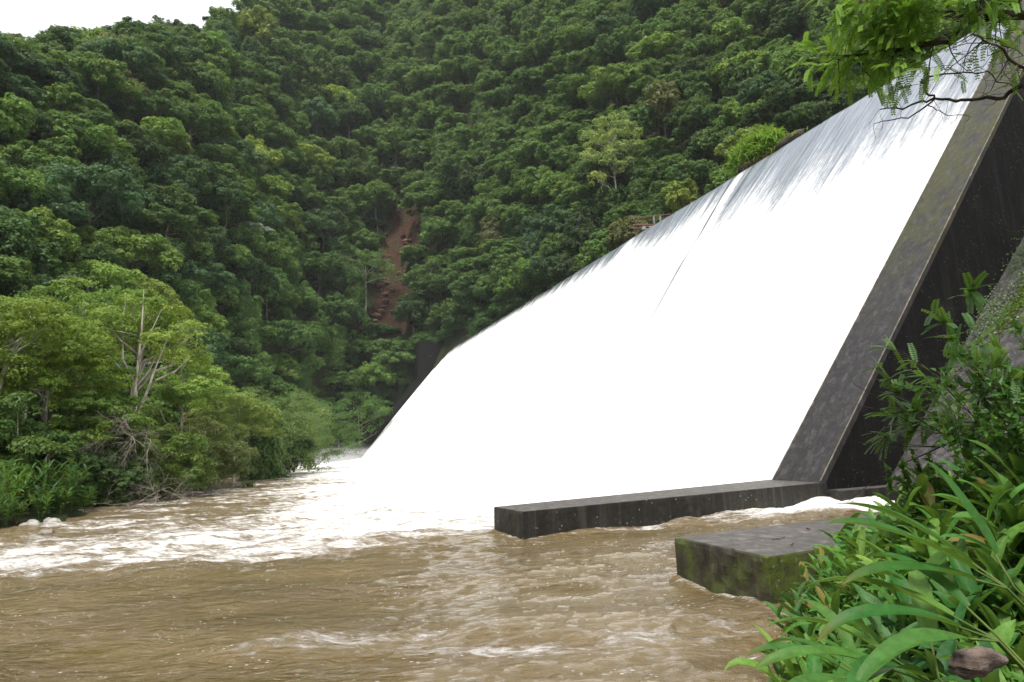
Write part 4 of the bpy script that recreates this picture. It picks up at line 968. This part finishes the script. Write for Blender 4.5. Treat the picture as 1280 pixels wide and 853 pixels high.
o = link('blades', mb.mesh('blades', M_BLADE), r); o.matrix_parent_inverse = Matrix.Translation(-Vector(c)); o.color = (.2, .38, .05, 1)
mb = MB()
for k in range(500):
    al = rg.uniform(28, 34); b = D(al, 31.0 + rg.normal() * .25, CREST + .4); blade(mb, b, unit(rg.normal(size=3) * .4 + np.array([-.6, -.5, -.3])), rg.uniform(.5, 1.2), .06, rg, 1.6, .2, 4, .75, rg.random())
o = link('dry_roots', mb.mesh('dry_roots', M_BLADE), r); o.matrix_parent_inverse = Matrix.Translation(-Vector(c)); o.color = (.1, .085, .04, 1)

# rusty footbridge frame at the far side of the crest
def bar(mb, p, q, w_): 
    p = np.array(p, float); q = np.array(q, float); d = unit(q - p); u = unit(np.cross(d, [0, 0, 1.]) if abs(d[2]) < .9 else np.cross(d, [1., 0, 0])) * w_ / 2; v_ = unit(np.cross(d, u)) * w_ / 2
    V = [a + s * u + t * v_ for a in (p, q) for s, t in ((-1, -1), (1, -1), (1, 1), (-1, 1))]
    mb.add(V, [[0, 1, 5, 4], [1, 2, 6, 5], [2, 3, 7, 6], [3, 0, 4, 7], [3, 2, 1, 0], [4, 5, 6, 7]])
m = NT('rusty_steel'); n1 = m.noise(m.coord(), 4, 5); M_RUST = m.done(m.bsdf(m.mix(m.ramp(n1, .4, .6), (.09, .045, .03), (.17, .1, .065)), .8, .3).outputs[0])
m = NT('pale_steel'); M_PALE = m.done(m.bsdf((.22, .22, .2), .6, .4).outputs[0])
fb = at(815, 262, 118); base_ = D(53, 33, CREST); LFT = -_R2 * np.array([1, 1, 0])
r = tag(empty('footbridge', base_), 'rusty steel footbridge rail frame at the far part of the dam crest', 'footbridge')
def fbp(x, z, y=0): return base_ + np.array([-x, y, z])
mb = MB(); bar(mb, fbp(-.5, 1.85), fbp(5.6, 1.55), .12); bar(mb, fbp(-.5, 1.6, 1.2), fbp(5.6, 1.3, 1.2), .1)
for x in (0, 2.5, 5): bar(mb, fbp(x, 1.7), fbp(x, 1.45, 1.2), .1)
o = link('handrail', mb.mesh('handrail', M_RUST, False), r)
mb = MB(); bar(mb, fbp(.8, .2), fbp(5.6, .35), .2); bar(mb, fbp(.8, .1, 1.2), fbp(5.6, .25, 1.2), .2); o2 = link('deck_beam', mb.mesh('deck_beam', M_RUST, False), r)
mb = MB(); [bar(mb, fbp(x, -.6, y), fbp(x, 1.7, y), .12) for x in (1.2, 2.2) for y in (0, .5)]; o3 = link('posts', mb.mesh('posts', M_PALE, False), r)
mb = MB(); [bar(mb, fbp(x, -.4), fbp(x, -.1), .5) for x in (3.4,)]; bar(mb, fbp(2.4, -.25), fbp(4.2, -.3), .5); o4 = link('footing', mb.mesh('footing', M_PALE, False), r)
for o in (o, o2, o3, o4): o.matrix_parent_inverse = Matrix.Translation(-Vector(base_))

# ------------------------------------------------------------------ left bank spit: leafy plants, stones
sp_pl = [leafy_plant(400 + k, nst=9, h=[1.6, 1.2, 1.9][k], Ll=[.75, .6, .8][k], Wl=.11, nl=9, old=.06, spread=.5) for k in range(3)]
rg = np.random.default_rng(61); pls = []; tries = 0
while len(pls) < 66 and tries < 6000:
    tries += 1; x = rg.uniform(-40, -22); y = rg.uniform(26, 47); sd_ = float(sdist(np.array(x), np.array(y), SHORE))
    if not (.15 < sd_ < 6.5): continue
    px, py, dz = proj((x, y, float(ground(x, y)) + .5))
    if px < -50: continue
    if any((x - a) ** 2 + (y - b) ** 2 < 0.8 ** 2 for a, b, *_ in pls): continue
    pls.append((x, y, sd_, px, py, dz))
for (x, y, sd_, px, py, dz) in pls:
    k = int(rg.integers(0, 3)); s_ = rg.uniform(.95, 1.5) * (.7 if sd_ < 1 else 1); cn, c = [('deep green', (.035, .11, .03)), ('mid green', (.06, .15, .03)), ('olive green', (.08, .145, .035))][int(rg.integers(0, 3))]
    wv = 'at the waterline' if sd_ < 1.5 else 'in mid spit' if sd_ < 4 else 'at the back of the spit'; wh = 'left edge' if px < 30 else 'left half' if px < 75 else 'right tip'
    r = tag(empty('bank_plant', (x, y, float(ground(x, y)) - .05), float(rg.uniform(0, 6.28))), f'{cn} {["upright", "low", "tall"][k]} leafy plant {wv}, {wh}', 'plant', 'leafy plants on the left bank spit'); r.scale = (s_,) * 3
    link('stems', sp_pl[k][0], r); l_ = link('leaves', sp_pl[k][1], r); l_.color = (*c, 1)
print('spit', len(pls))
m = NT('pale_stone'); v = m.coord(); n1 = m.noise(v, 3, 5); M_PST = m.done(m.bsdf(m.mix(m.ramp(n1, .3, .7), (.16, .15, .13), (.4, .39, .36)), .8, .3, n1, .5, .05).outputs[0])
for k, (px, py, r_, s, lab) in enumerate(((40, 640, 40, .45, 'pale boulder among the leafy plants on the left spit'), (66, 632, 42, .35, 'smaller pale boulder right of the largest one on the spit'), (152, 617, 58, .5, 'light stone at the waterline right of the spit'), (60, 660, 36, .3, 'brown stone in the water before the spit'), (130, 645, 38, .28, 'low stone at the tip of the spit'))):
    p = at(px, py, r_); p[2] = max(float(ground(p[0], p[1])), -.05) + s * .35; rock('stone', p, (s, s * .8, s * .6), 20 + k, M_PST if k < 3 else M_STONE, lab, 'rock', 'stones on the left bank')
rg = np.random.default_rng(8); k = 0
for t in np.linspace(.02, .98, 16):
    i_ = t * 4; sg = int(i_); f = i_ - sg; b = SHORE[6 + sg] * (1 - f) + SHORE[7 + sg] * f
    s = rg.uniform(.3, .7) * (1 + t); z_ = rg.uniform(0, .2)
    rock('stone', (b[0] + rg.normal() * .5, b[1], z_), (s, s * .8, s * .5), 50 + k, M_STONE, 'dark wet stone at the thicket foot, ' + ['left of the dead twigs', 'under the dead twigs', 'under the olive bush', 'near the mist'][min(int(t * 4), 3)], 'rock', 'stones along the bank foot'); k += 1
# rocks on the landslide
rg = np.random.default_rng(88); k = 0; M_RED = NT('red_rock'); v = M_RED.coord(); n1 = M_RED.noise(v, 1.2, 6, .7); M_RED = M_RED.done(M_RED.bsdf(M_RED.mix(M_RED.ramp(n1, .35, .65), (.07, .035, .025), (.24, .14, .1)), .9, .2, n1, .8, .3).outputs[0])
for t in range(60):
    px = rg.uniform(468, 535); py = rg.uniform(285, 400); p = hill_point(px, py)
    if p is None or float(scar_mask(np.array(p[0]), np.array(p[1]))) < .5: continue
    s = rg.uniform(.5, 1.5); rock('landslide_rock', (p[0], p[1], p[2] - .6), (s * 1.3, s, s * .7), 120 + t, M_RED, ('large ' if s > 1.1 else 'small ') + 'red brown rock ' + ('high' if py < 320 else 'midway' if py < 360 else 'low') + ' in the landslide chute', 'rock', 'rocks in the landslide', rotz=rg.uniform(0, 3)); k += 1
    if k > 22: break

# ------------------------------------------------------------------ labels that would still coincide get their place in the row
same = {}
for o in bpy.data.objects:
    if o.parent is None and o.get('label'): same.setdefault(o['label'], []).append(o)
NUMW = ['no', 'one', 'two', 'three', 'four', 'five', 'six', 'seven', 'eight', 'nine']; ORD = ['', 'second', 'third', 'fourth', 'fifth', 'sixth', 'seventh', 'eighth']
for lab, l in same.items():
    if len(l) < 2: continue
    l.sort(key=lambda o: proj(np.array(o.location))[0]); n_ = len(l)
    for i_, o in enumerate(l):
        w_ = ('left' if i_ == 0 else 'right') if n_ == 2 else 'leftmost' if i_ == 0 else 'rightmost' if i_ == n_ - 1 else ORD[min(i_, 7)]
        o['label'] = f'{lab}, {w_} of {NUMW[min(n_, 9)]}'
